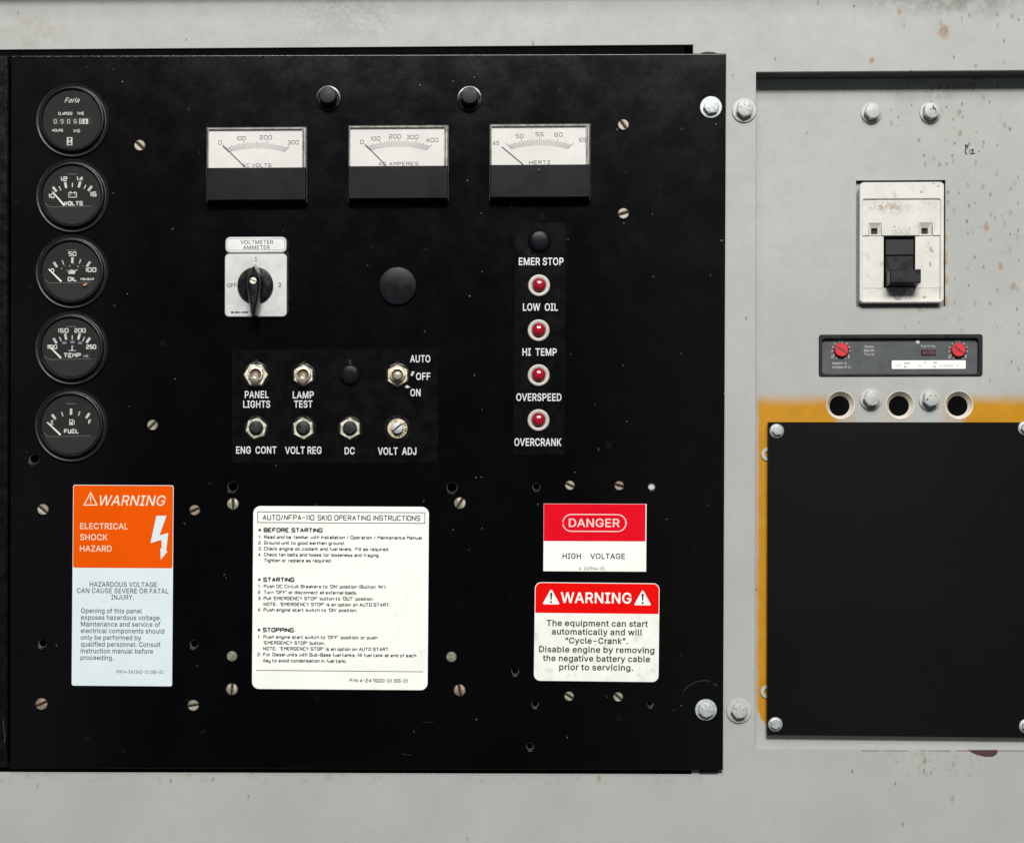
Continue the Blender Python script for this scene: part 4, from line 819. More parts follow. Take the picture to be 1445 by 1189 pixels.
# ================================================================== PLUGS
def plug(px, py, r, h, label, mat='plug'):
    t = thing('hole_plug_button', px, py, PD, label, 'plug', 'black plastic hole plugs')
    MB().lathe([(r, 0), (r, h * 0.45), (r - 1.0, h * 0.85), (r * 0.7, h * 1.0), (r * 0.35, h * 1.06), (0.5, h * 1.08)], 56).build('plug_head', M[mat], t, 60)
    return t
plug(561.2, 404.5, 26.8, 6, 'large round black plug between the rotary switch and the red lamps')
t = plug(494, 528.5, 14.4, 6, 'small round black plug between the LAMP TEST and AUTO OFF ON switches')
MB().ribbon([(-2.5, 20), (1.5, 19.5), (-1.6, 16.5), (3, 15)], 1.0, 0.8).build('torn_edge', M['meteredge'], t)
t = plug(761, 340, 15.6, 7, 'round black plug above the words EMER STOP')
MB().lathe([(18.2, 0.4), (18, 1.6), (17.2, 2.1), (16.6, 1.4)], 48, cap=False).build('retaining_ring', M['bezel'], t)
MB().lathe([(6.6, 0.4), (6.4, 1.0), (5.8, 1.0)], 28, -10, -15, cap=False).build('glue_ring', M['bezel'], t)

# ================================================================== LEGEND PLATES
LI = M['legendink']
t = thing('legend_plate', 473, 573, PD, 'wide dark legend plate lettered PANEL LIGHTS, LAMP TEST, ENG CONT and DC', 'legend plate', 'dark legend plates')
MB().prism(rrect(-146, 145, -80, 80, 1), [(0, 0.02), (0, 0.5), (0.3, 0.7)]).build('plate_film', M['legend'], t, 0)
def words(t, ox, oy, items, bold=0.045, d=0.85, mat=None, name='lettering'):
    for txt, x, y, w, h in items:
        mb = MB(); put(mb, txt, x - w / 2 - ox, x + w / 2 - ox, oy - y - h / 2, h, d, bold); mb.build(name, mat or LI, t, 0)
words(t, 473, 573, [('PANEL', 362.3, 556.4, 33.6, 10.2), ('LIGHTS', 362.2, 570, 38, 10), ('LAMP', 428, 557, 29.6, 10), ('TEST', 428, 570, 26, 10), ('AUTO', 592.6, 506.7, 28.4, 10.2), ('OFF', 596.8, 531.4, 20, 10.2), ('ON', 586, 554.2, 14.4, 10.2),
    ('ENG  CONT', 361.8, 634.6, 57, 10.2), ('VOLT REG', 428.2, 635, 51.6, 10.2), ('DC', 493.6, 635.8, 14.2, 10), ('VOLT  ADJ', 560.4, 636.4, 54.2, 10.4)], 0.03)
mb = MB(); mb.poly([(579 - 473, 573 - 530), (582 - 473, 573 - 531), (584.8 - 473, 573 - 525), (581.4 - 473, 573 - 524)], 0.85); mb.poly([(569.6 - 473, 573 - 545.4), (574 - 473, 573 - 548), (579 - 473, 573 - 546.6), (573 - 473, 573 - 542.8)], 0.85); mb.build('index_mark', M['dialwhite'], t)
t = thing('legend_plate', 761.5, 478, PD, 'tall narrow dark legend plate lettered EMER STOP, LOW OIL, OVERSPEED and OVERCRANK', 'legend plate', 'dark legend plates', 0.25)
MB().prism(rrect(-36, 36, -163, 163, 1), [(0, 0.02), (0, 0.5), (0.3, 0.7)]).build('plate_film', M['legend'], t, 0)
words(t, 761.0, 478, [('EMER STOP', 762.4, 369.6, 62.6, 10.6), ('LOW  OIL', 761.8, 433.6, 49, 10.4), ('HI  TEMP', 761, 496.6, 48, 10.4), ('OVERSPEED', 760.4, 560, 63.4, 10.6), ('OVERCRANK', 759.4, 623, 66, 10.8)], 0.03)

# ================================================================== TOGGLES, BREAKER BUTTONS, ADJUSTER
def hexpts(r, rot): return circ(r, 6, a0=R(rot))
def toggle(px, py, rnut, rot, tip, label, mat, leverlen=18, lr=(4.4, 6.3)):
    t = thing('toggle_switch', px, py, PD + 0.7, label, 'switch', 'toggle switches on the wide legend plate')
    MB().lathe([(rnut + 1.5, 0), (rnut + 1.3, 1.0), (rnut, 1.2)], 40).build('washer', M['gloss'], t)
    MB().box(-2.4, 2.4, rnut - 1, rnut + 4.5, 0, 1.3, 0.4).build('washer_tab', M['bezel'], t)
    MB().prism(hexpts(rnut, rot), [(0, 1.2), (0, 4.6), (1.1, 5.8)]).build('hex_nut', M[mat], t)
    MB().lathe([(11, 5.4), (10.8, 9), (10.2, 10), (8.4, 10.2), (7.8, 9.4), (7.6, 6)], 40, cap=False).build('bushing', M[mat], t)
    MB().lathe([(7.7, 6.0), (7.6, 6.1)], 30).build('throat', M['tube'], t)
    a = (0, 0, 5.5); b = (tip[0], tip[1], leverlen)
    f = lambda k: tuple(a[i] + (b[i] - a[i]) * k for i in range(3))
    MB().tube([f(0), f(0.3), f(0.75), f(0.9), f(0.97), f(1.0)], [lr[0] * 0.85, lr[0], lr[1], lr[1] * 0.92, lr[1] * 0.65, lr[1] * 0.3], 20).build('lever', M['chrome'], t, 60)
toggle(361.5, 529.5, 17.5, 0, (-0.8, -11.5), 'toggle switch with hex nut above the words PANEL LIGHTS', 'nickel')
toggle(428.5, 530, 15.6, 90, (-0.8, -11.5), 'toggle switch with hex nut above the words LAMP TEST', 'nickel')
toggle(561.2, 530.5, 16.4, 90, (0.6, -3.4), 'toggle switch with a straight standing lever beside AUTO OFF ON', 'brass', 22, (5.2, 6.2))
def reset(px, py, rot, label):
    t = thing('reset_button', px, py, PD + 0.7, label, 'button', 'black reset buttons in hex nuts')
    MB().lathe([(17.8, 0), (17.6, 0.8), (16, 1.0)], 40).build('washer', M['gloss'], t)
    MB().prism(hexpts(16, rot), [(0, 0.8), (0, 4.0), (1.0, 5.0)]).build('hex_nut', M['nickel'], t)
    MB().lathe([(10.4, 4.9), (10.2, 5.2), (8.6, 5.3), (8.4, 9.4), (7.6, 10.4), (6.0, 10.6)], 36).build('button', M['button'], t)
reset(362, 604.5, 16, 'black reset button in a hex nut above the words ENG CONT')
reset(428.3, 604.8, 34, 'black reset button in a hex nut above the words VOLT REG')
reset(494, 605, 30, 'black reset button in a hex nut above the letters DC')
t = thing('adjuster_shaft', 561, 605, PD + 0.7, 'slotted brass adjuster shaft above the words VOLT ADJ', 'adjuster')
MB().lathe([(19, 0), (18.8, 0.8), (16.6, 0.9), (16, 0.4)], 40).build('washer', M['gloss'], t)
mb = MB(); p = []
for i in range(72): r = 14.6 if i % 2 else 14.1; a = 2 * math.pi * i / 72; p.append((r * math.cos(a), r * math.sin(a)))
mb.prism(p, [(0, 0.4), (0, 3.4), (0.8, 4.2)]); mb.build('bushing', M['brass'], t)
mb = MB()
for i in range(-2, 5):
    a = R(-38 + 19 * i); mb.ribbon([(10.6 * math.cos(a), 10.6 * math.sin(a)), (13 * math.cos(a), 13 * math.sin(a))], 1.5, 4.4)
mb.build('graduations', M['slot'], t)
MB().lathe([(8.2, 4.0), (8.0, 9.0)], 30).build('shaft', M['slot'], t)
mb = MB(); half_moons(mb, 7.9, 0.9, 8.5, 10.5, 0.5, R(40)); mb.build('shaft_end', M['zinc'], t)

# ================================================================== RED INDICATOR LAMPS
def lamp(px, py, label):
    t = thing('indicator_lamp', px, py, PD + 0.7, label, 'lamp', 'red indicator lamps on the tall legend plate', (py * 7.3) % 28)
    MB().lathe([(15.4, 0), (15.4, 2.4), (14.6, 3.6), (12.2, 4.0), (10.2, 3.2), (9.6, 1.4)], 48).build('lamp_ring', M['lampring'], t)
    MB().lathe([(9.6, 1.6), (9.5, 4.6), (8.9, 7.0), (7.4, 9.2), (5.0, 10.8), (2.4, 11.5), (0.4, 11.6)], 13).build('lens', M['redlens'], t, 14)
for px, py, w in ((760.6, 403.3, 'EMER STOP and LOW OIL'), (760, 466.6, 'LOW OIL and HI TEMP'), (760, 529.8, 'HI TEMP and OVERSPEED'), (759.8, 593, 'OVERSPEED and OVERCRANK')):
    lamp(px, py, 'red dome lamp in an ivory ring between the words ' + w)

# ================================================================== LABEL STICKERS
# orange shock hazard sticker
OX, OY = 173.2, 826
t = thing('warning_label', OX, OY, PD, 'orange and white WARNING electrical shock hazard label with lightning arrow', 'warning label', rot=0.33)
L = lambda x: x - OX
def Yy(y): return OY - y
MB().prism(rrect(-71.4, 71.2, -141.6, 142, 3), [(0, 0.02), (0, 0.7), (0.3, 0.9)]).build('label_sheet', M['signblue'], t, 0)
MB().prism(rrect(-70.6, 70.4, Yy(801), 141.2, 2.6), [(0, 0.92), (0, 1.0)]).build('orange_field', M['signorange'], t, 0)
mb = MB(); put(mb, 'WARNING', -33.4, 60, 113, 14.4, 1.1, 0.012, 0.22)
put(mb, 'ELECTRICAL', -61, 7, 79.6, 8.4, 1.1, 0.012); put(mb, 'SHOCK', -61, -22, 64, 8.4, 1.1, 0.012); put(mb, 'HAZARD', -61, -15.8, 48, 8.4, 1.1, 0.012)
mb.ribbon([(-55.6, 113.6), (-46.4, 131), (-37.2, 113.6)], 1.5, 1.1, True)
mb.ribbon([(-46.4, 126), (-46.4, 119.6)], 1.5, 1.12); mb.poly(circ(1.0, 10, -46.4, 116.8), 1.12); mb.build('lettering', M['signpeach'], t, 0)
bolt = [(968, 425), (1075, 424), (1002, 630), (1095, 603), (1075, 790), (1088, 797), (1018, 885), (1012, 765), (1028, 765), (1022, 675), (908, 712)]
def arrow(pts, s_, ox, oy): return [(ox + x * s_ - OX, OY - (oy + y * s_)) for x, y in pts]
bp = arrow(bolt, 0.1346, 90, 670)
mb = MB(); mb.poly([bp[i] for i in (0, 1, 2, 9, 10)], 1.1); mb.poly([bp[i] for i in (2, 3, 4, 8, 9)], 1.11); mb.poly([bp[i] for i in (4, 5, 6, 7, 8)], 1.12); mb.build('lightning_arrow', M['signblue'], t, 0)
mb = MB()
put(mb, 'HAZARDOUS VOLTAGE', -46.6, 48.6, Yy(827.6), 6.8, 1.1, 0.016); put(mb, 'CAN CAUSE SEVERE OR FATAL', -64.8, 65.2, Yy(836.6), 6.8, 1.1, 0.016); put(mb, 'INJURY.', -16, 15.8, Yy(845.6), 6.8, 1.1, 0.016)
for txt, x1, b in (('Opening of this panel', 201, 864.8), ('exposes hazardous voltage.', 228, 874.2), ('Maintenance and service of', 227, 883.6), ('electrical components should', 232.6, 893), ('only be performed by', 200, 902.5), ('qualified personnel. Consult', 227.6, 912), ('instruction manual before', 217, 921.5), ('proceeding.', 161, 931)):
    put(mb, txt, L(114.4), L(x1), Yy(b), 6.6, 1.1, 0.016)
put(mb, 'P/N 4-241362-01 ISS-01', -7.4, 58.6, Yy(949.5), 4.4, 1.1, 0.016)
mb.build('small_print', M['inkdark'], t, 0)

# operating instructions
OX, OY = 480.3, 843.4
t = thing('instruction_label', OX, OY, PD, 'large white operating instructions label with black rounded border corners and numbered steps', 'instruction label', rot=0.32)
t['label'] = 'large white SKID OPERATING INSTRUCTIONS label with numbered steps, rounded corners'
MB().prism(rrect(-123.8, 123.8, -128.8, 128.8, 10), [(0, 0.02), (0, 0.8), (0.3, 1.0)]).build('label_sheet', M['signwhite'], t, 0)
mb = MB()
mb.ribbon(rect(-117.4, 118.2, 105.6, 120.6), 0.9, 1.2, True)
sq(mb, 'AUTO/NFPA-110', -110.6, -37.6, 109, 7.6, 1.2, 1.15); sq(mb, 'SKID OPERATING INSTRUCTIONS', -33, 111.6, 109, 7.6, 1.2, 1.15)
mb.build('title_lettering', M['ink'], t, 0)
mb = MB()
for txt, x1, b in (('BEFORE STARTING', -25.6, 751.6), ('STARTING', -65, 821.4), ('STOPPING', -65.2, 892.2)):
    sq(mb, txt, L(371.2), x1, Yy(b), 6.6, 1.2, 1.6); mb.poly(circ(1.9, 14, L(365.9), Yy(b) + 3.2), 1.2)
mb.build('heading_lettering', M['ink'], t, 0)
mb = MB(); w_ = 0.98
for num, txt, x1, b in (('1.', 'Read and be familiar with Installation / Operation / Maintenance Manual.', 595.6, 760.6), ('2.', 'Ground unit to good earthen ground.', 485.8, 768.8), ('3.', 'Check engine oil, coolant and fuel levels.  Fill as required.', 548.4, 777), ('4.', 'Check fan belts and hoses for looseness and fraying.', 535, 785.4), ('', 'Tighten or replace as required.', 467.6, 793.4),
        ('1.', 'Push DC Circuit Breakers to "ON" position (Button "IN").', 545, 829.9), ('2.', 'Turn "OFF" or disconnect all external loads.', 503.8, 838.3), ('3.', 'Pull "EMERGENCY STOP" button to "OUT" position.', 527, 846.8), ('', 'NOTE:  "EMERGENCY STOP" is an option on AUTO START.', 550.4, 855.1), ('4.', 'Push engine start switch to "ON" position.', 503.8, 863),
        ('1.', 'Push engine start switch to "OFF" position, or push', 533, 901.2), ('', '"EMERGENCY STOP" button.', 459, 909.4), ('', 'NOTE:  "EMERGENCY STOP" is an option on AUTO START.', 550, 917.6), ('2.', 'For Diesel units with Sub-Base fuel tanks, fill fuel tank at end of each', 588, 926), ('', 'day to avoid condensation in fuel tank.', 489.8, 934.4)):
    if num: sq(mb, num, L(363.8), L(368.4), Yy(b), 5.0, 1.2, w_)
    sq(mb, txt, L(372), L(x1), Yy(b), 5.0, 1.2, w_)
sq(mb, 'P/N 4-247600-01 ISS-01', L(494.4), L(576.6), Yy(961.6), 4.9, 1.2, 0.8)
mb.build('small_print', M['ink'], t, 0)
MB().ribbon([(-118, Yy(945.8)), (117.4, Yy(946.2))], 0.8, 1.2).build('rule_line', M['ink'], t, 0)

# danger sticker
OX, OY = 839.4, 758.3
t = thing('danger_label', OX, OY, PD, 'square cornered red and white DANGER HIGH VOLTAGE label', 'danger label', rot=0.25)
MB().prism(rect(-72, 72, -47.4, 47.4), [(0, 0.02), (0, 0.7), (0.3, 0.9)]).build('label_sheet', M['signwhite'], t, 0)
MB().prism(rect(-71.7, 70.6, -5, 47.1), [(0, 0.92), (0, 1.0)]).build('red_field', M['signred'], t, 0)
mb = MB(); mb.ribbon(rrect(-45, 43.4, 8.8, 32.4, 11.8, 8), 1.4, 1.1, True); put(mb, 'DANGER', -36.6, 34.6, 14.8, 11.8, 1.1, 0.022); mb.build('lettering', M['signpink'], t, 0)
mb = MB(); put(mb, 'HIGH', -45, -19.4, -29.8, 7.8, 1.1, 0.026); put(mb, 'VOLTAGE', -6.4, 42.2, -29.8, 7.8, 1.1, 0.026); put(mb, '4-240944-01', -22, 14, -45.4, 4.6, 1.1, 0.012); mb.build('small_print', M['ink'], t, 0)

# red warning sticker
OX, OY = 842, 891.6
t = thing('warning_label', OX, OY, PD, 'rounded red and white WARNING label about the equipment starting automatically', 'warning label', rot=0.55)
MB().prism(rrect(-87.4, 87.2, -69, 69.4, 9), [(0, 0.02), (0, 0.7), (0.3, 0.9)]).build('label_sheet', M['signwhite_dirty'], t, 0)
p = [q for q in rrect(-86.4, 86.2, 0, 68.4, 8.4) if q[1] > 30] + [(-86.4, 26.4), (86.2, 26.4)]
MB().prism(p, [(0, 0.92), (0, 1.0)]).build('red_field', M['signscarlet'], t, 0)
mb = MB(); put(mb, 'WARNING', -51, 48, 40.6, 15.2, 1.1, 0.03)
for sx in (-64.4, 63.6): mb.prism([(sx - 11.6, 39.6), (sx - 10.4, 38.4), (sx + 10.4, 38.4), (sx + 11.6, 39.6), (sx + 1.1, 58.8), (sx - 1.1, 58.8)], [(0, 1.02), (0, 1.1)])
mb.build('lettering', M['signwhite'], t, 0)
mb = MB()
for sx in (-64.4, 63.6): mb.prism([(sx - 1.6, 54), (sx - 0.7, 44.6), (sx + 0.7, 44.6), (sx + 1.6, 54), (sx, 55)], [(0, 1.12), (0, 1.2)]); mb.poly(circ(1.5, 12, sx, 41.6), 1.2)
mb.build('exclamation_mark', M['ink'], t, 0)
mb = MB()
for txt, x0_, x1_, b in (('The equipment can start', 771.6, 913.4, 883.4), ('automatically and will', 779, 905.7, 895.4), ('\u201cCycle-Crank\u201d.', 798, 885.7, 907.8), ('Disable engine by removing', 761.5, 923, 920.3), ('the negative battery cable', 767, 917, 932.8), ('prior to servicing.', 790, 893.6, 945)):
    put(mb, txt, L(x0_), L(x1_), Yy(b), 8.6, 1.1, 0.034)
mb.build('small_print', M['ink'], t, 0)

# ================================================================== SLOTTED SCREWS
SG = 'slotted screws in the black panel'
def make_screw(r, mat):
    t = bpy.data.objects.new('slotted_screw', None); col.objects.link(t); t['category'] = 'screw'; t['group'] = SG
    mb = MB(); half_moons(mb, r, r * 0.13, 0.8, 1.8, 1.5, 0.0); mb.build('screw_head', M[mat], t, 40)
    MB().lathe([(r * 1.0, 0), (r * 1.0, 0.9), (r * 0.9, 1.0)], 32).build('slot_floor', M['slot'], t)
    return t
protos = {}
def screw(px, py, r, ang, label, mat='screw'):
    k = (r, mat)
    if k not in protos:
        o = protos[k] = make_screw(r, mat); o.location = at(px, py, PD); o.rotation_euler = (0, R(-ang), 0); o['label'] = label
    else: dup(protos[k], px, py, PD, label, -ang)
screw(197.5, 206, 8.0, -42, 'pale slotted screw beside the hour meter gauge')
screw(215.5, 600, 7.6, 45, 'pale slotted screw beside the fuel gauge')
screw(879.5, 177, 7.8, -55, 'slotted screw beside the HERTZ meter, the upper of two')
screw(879.5, 302, 7.8, 16, 'slotted screw below and beside the HERTZ meter, the lower of two')
screw(329, 711, 8.4, 92, 'slotted screw under an empty hole at the top left corner of the instruction label')
screw(649, 710, 8.4, 58, 'slotted screw under an empty hole at the top right corner of the instruction label')
screw(61, 719, 8.0, -40, 'pale slotted screw outside the top left corner of the orange label')
screw(275, 720, 7.6, 22, 'slotted screw outside the top right corner of the orange label', 'screwrust')
screw(327.5, 972, 8.4, 86, 'slotted screw at the bottom left corner of the instruction label')
screw(648.5, 973.5, 8.4, -80, 'brownish slotted screw at the bottom right corner of the instruction label', 'screwrust')
screw(59, 993, 8.6, 24, 'coppery slotted screw below the orange label, near the panel edge', 'screwrust')
screw(273, 995, 8.0, 10, 'dull slotted screw below the bottom right corner of the orange label')
screw(804, 685, 6.8, -26, 'small bright slotted screw above the DANGER label, near the empty hole')
screw(873.5, 685.5, 6.8, -15, 'small tarnished slotted screw above the DANGER label, near the plugged white hole', 'screwrust')
screw(803, 982, 6.8, -32, 'small slotted screw under the red WARNING label, nearer its middle')
screw(872, 983, 6.8, -40, 'small slotted screw under the red WARNING label, nearer the corner bolt')
for px, py, lb in ((327.5, 925.5, 'olive flat rivet at the lower left side of the instruction label'), (637, 926.5, 'olive flat rivet at the lower right side of the instruction label')):
    t = thing('flat_rivet', px, py, PD, lb, 'rivet', 'olive rivets beside the instruction label')
    MB().lathe([(7.4, 0), (7.4, 1.2), (6.6, 2.0), (3, 2.2)], 32).build('rivet_head', M['rivet'], t)

# ================================================================== HEX BOLTS
def hexbolt(px, py, d, rw, rh, h, rot, mat, label, group, marks=True, flange=False):
    t = thing('hex_bolt', px, py, d, label, 'bolt', group)
    MB().lathe([(rw, 0), (rw, 1.8), (rw - 0.7, 2.5), (rw - 2.0, 2.6)], 48).build('washer', M[mat], t)
    mb = MB(); mb.prism(hexpts(rh, rot), [(0, 2.4), (0, h - 1.6), (0.5, h - 0.9)]); mb.lathe([(rh * 0.9, h - 1.2), (rh * 0.86, h - 0.2), (rh * 0.8, h)], 36); hd = mb.build('bolt_head', M[mat], t, 30)
    if marks:
        mb = MB()
        for i in range(6 if marks == True else marks):
            a = R(rot + 20 + i * 60); c_, s_ = math.cos(a), math.sin(a)
            mb.prism([(rh * 0.4 * c_ - s_ * 0.8, rh * 0.4 * s_ + c_ * 0.8), (rh * 0.4 * c_ + s_ * 0.8, rh * 0.4 * s_ - c_ * 0.8), (rh * 0.74 * c_ + s_ * 0.8, rh * 0.74 * s_ - c_ * 0.8), (rh * 0.74 * c_ - s_ * 0.8, rh * 0.74 * s_ + c_ * 0.8)], [(0, h - 0.1), (0.15, h + 0.7)])
        mb.build('grade_mark', M[mat], hd, 0)
    return t
hexbolt(1003, 152, PD, 15.4, 11.4, 9, 10, 'zinc', 'shiny zinc hex bolt in the upper corner of the black panel', 'zinc bolts holding the black panel')
hexbolt(996, 1001, PD, 15.2, 11.6, 9, 25, 'zinc', 'shiny zinc hex bolt in the lower corner of the black panel', 'zinc bolts holding the black panel')
BGp = 'grey painted hex bolts'
hexbolt(1050, 156.5, 0, 17, 12, 12, 20, 'boltgrey', 'grey painted hex bolt on the upper post between the black panel and the recess', BGp)
hexbolt(1042.5, 1002.5, 0, 17.4, 11.6, 11, 8, 'boltgrey', 'grey painted hex bolt on the lower post between the black panel and the recess', BGp)
hexbolt(1229.5, 160, RD, 14.8, 11.8, 13, 12, 'boltgrey', 'clean grey painted hex bolt above the circuit breaker', BGp, 0)
t = hexbolt(1312.4, 159.4, RD, 15, 12, 13, 28, 'boltgrey', 'grey painted hex bolt with chipped dark spots above the circuit breaker', BGp, 0)
mb = MB()
for (x, y, r) in ((2, 2.5, 1.8), (4.5, 0.5, 1.3), (-2.5, 1.2, 1.0), (5, -3, 0.9), (1, 5.6, 1.0)): mb.poly(circ(r, 8, x, y), 13.15)
mb.build('paint_chip', M['ink'], t)
hexbolt(1228.5, 563.5, RD, 15.4, 11.8, 13, 5, 'boltgrey', 'grey painted hex bolt between the first two round cream ports', BGp, 0)
t = hexbolt(1311.5, 564, RD, 15.4, 11.8, 13, 22, 'boltgrey', 'grey painted hex bolt with two pinprick chips between the last two round cream ports', BGp, 0)
mb = MB()
for (x, y, r) in ((-2, 4, 0.9), (6, 4, 0.9), (-6, -2, 1.2)): mb.poly(circ(r, 8, x, y), 13.15)
mb.build('paint_chip', M['ink'], t)

# ================================================================== CIRCUIT BREAKER
BX, BY = 1273, 342; BDp = RD + 9
t = thing('circuit_breaker', BX, BY, BDp, 'ivory moulded circuit breaker with a black toggle handle', 'circuit breaker')
X = lambda x: x - BX - 1.6
Y = lambda y: BY - y - 1.2
fx0, fx1, fy0, fy1 = X(1214.6), X(1333), Y(426.4), Y(256)
MB().prism(rrect(fx0 + 1, fx1 - 1, fy0 + 1, fy1 - 1, 5), [(0, -24), (0, -12)]).build('case', M['breaker'], t)
MB().prism(rect(X(1206), X(1337.5), Y(435), Y(252)), [(0, -30), (0, -16)]).build('case_base', M['breakergrey'], t)
ix0, ix1, iy0, iy1 = X(1218.8), X(1327.8), Y(423), Y(280)
plate('front_rim', M['breaker'], rrect(fx0, fx1, fy0, fy1, 6), [rrect(ix0, ix1, iy0, iy1, 3)], -5, 2.4, 1.2, t)
win = rect(X(1249), X(1293.6), Y(404.6), Y(331.6))
sqs = [(1236.4, 322.5), (1307.4, 322.5)]
plate('lower_field', M['breaker'], rect(ix0 - 1, ix1 + 1, iy0 - 1, Y(330.4)), [win], -4.6, -1.6, 0.3, t)
st = [(ix0 - 1, Y(331)), (X(1227), Y(331)), (X(1227.6), Y(313.4)), (X(1245.4), Y(313.4)), (X(1246), Y(331)), (X(1298.6), Y(331)), (X(1299), Y(313.4)), (X(1317), Y(313.4)), (X(1317.6), Y(331)), (ix1 + 1, Y(331)), (ix1 + 1, iy1 + 1), (ix0 - 1, iy1 + 1)]
plate('upper_field', M['breakersoil'], st, [], -4.6, 0.2, 0.4, t)
mb = MB(); mbd = MB()
for sx, sy_ in sqs:      # funnels with a square terminal hole
    b = len(mb.v); o = rect(X(sx) - 9, X(sx) + 9, Y(sy_) - 8.4, Y(sy_) + 9); i_ = rect(X(sx) - 4.6, X(sx) + 4.6, Y(sy_) - 5.6, Y(sy_) + 3.2)
    mb.v += [(*p, -0.4) for p in o] + [(*p, -4.4) for p in i_] + [(*p, -9) for p in i_]
    for l in (0, 4):
        for k in range(4): j = (k + 1) % 4; mb.f.append((b + l + k, b + l + j, b + l + 4 + j, b + l + 4 + k))
    mbd.poly(i_, -8.6)
    mbd.poly([(i_[0][0] + 2.6, i_[0][1] + 2), (i_[1][0] - 2, i_[1][1] + 2), (i_[1][0] - 2, i_[1][1] + 5), (i_[0][0] + 2.6, i_[0][1] + 5)], -8.2)
mb.build('terminal_funnel', M['breaker'], t, 0); mbd.build('terminal_hole', M['cradle'], t)
mb = MB(); wx0, wx1, wy0, wy1 = X(1248), X(1294.6), Y(405.6), Y(330.6)
mb.poly(rect(wx0, wx1, wy0, wy1), -5.0); mb.build('handle_slot', M['interior'], t)
MB().box(X(1252), X(1291.5), Y(358), Y(336), -5, -2.2, 0.6).build('handle_cradle', M['cradle'], t)
MB().box(X(1252), X(1291.5), Y(384), Y(359), -5, -3.2, 0.6).build('handle_slide', M['handle'], t)
mb = MB(); hb = [(X(1251), Y(404)), (X(1293), Y(404)), (X(1293), Y(384)), (X(1251), Y(384))]
ht = [(X(1253), Y(404)), (X(1293), Y(404)), (X(1293), Y(386)), (X(1253), Y(386))]
mb.prism(rrect(X(1251.4), X(1295.6), Y(404), Y(384), 1.5), [(0, -4.8), (0.3, 12), (0.4, 24), (1.6, 25.6)]); mb.build('toggle_handle', M['handle'], t)
MB().poly([(X(1256), Y(405.8)), (X(1284), Y(405.8)), (X(1278), Y(415)), (X(1272), Y(422)), (X(1266), Y(422)), (X(1260), Y(414))], -1.4).build('grey_insert', M['breakergrey'], t)
mb = MB(); mb.ribbon([(X(1219), Y(405.2)), (X(1248.6), Y(405.2))], 0.7, -1.4); mb.ribbon([(X(1294), Y(405.2)), (X(1327), Y(405.2))], 0.7, -1.4)
mb.ribbon([(X(1277), Y(414)), (X(1281), Y(420)), (X(1287), Y(419)), (X(1287.5), Y(412)), (X(1283), Y(410))], 0.6, -1.38); mb.build('moulded_line', M['breakergrime'], t)
mb = MB(); put(mb, 'Gould', X(1260), X(1286), Y(329), 11, 0.5, -0.02); mb.build('lettering', M['embossed'], t, 0)
def blotch(mb, x, y, rx_, ry_, d, n=16):
    mb.poly([(x + rx_ * math.cos(a) * k, y + ry_ * math.sin(a) * k) for a, k in [(2 * math.pi * i / n, random.uniform(0.5, 1.1)) for i in range(n)]], d)
mb = MB()
for x, y, a, b, d in ((1315, 349, 2.6, 3.6, -1.3), (1316.5, 352.5, 3.6, 2.4, -1.28), (1314.6, 371, 2.2, 4.0, -1.3), (1301, 270, 3.0, 2.4, 2.55), (1306, 418, 3.4, 2.0, -1.3), (1325, 262, 2.6, 1.6, 2.55), (1318, 258.5, 4.0, 1.0, 2.55), (1268, 415, 0, 0, -1.3)):
    if a: mb = MB(); blotch(mb, X(x), Y(y), a, b, d); mb.build('grime', M['breakergrime'], t, 0)
mb = MB()
for i in range(45): blotch(mb, X(random.gauss(1246 if i % 3 else 1262, 12)), Y(random.gauss(291, 4.5)), random.uniform(0.3, 2.0), random.uniform(0.3, 1.4), 0.3 + 0.002 * i, 7)
for i in range(60): blotch(mb, X(random.uniform(1222, 1326)), Y(random.uniform(335, 420)) if random.random() < 0 else Y(random.uniform(284, 326)), random.uniform(0.2, 0.7), random.uniform(0.2, 0.7), 0.62 + 0.004 * i, 6)
mb.build('grime', M['breakergrime'], t, 0)

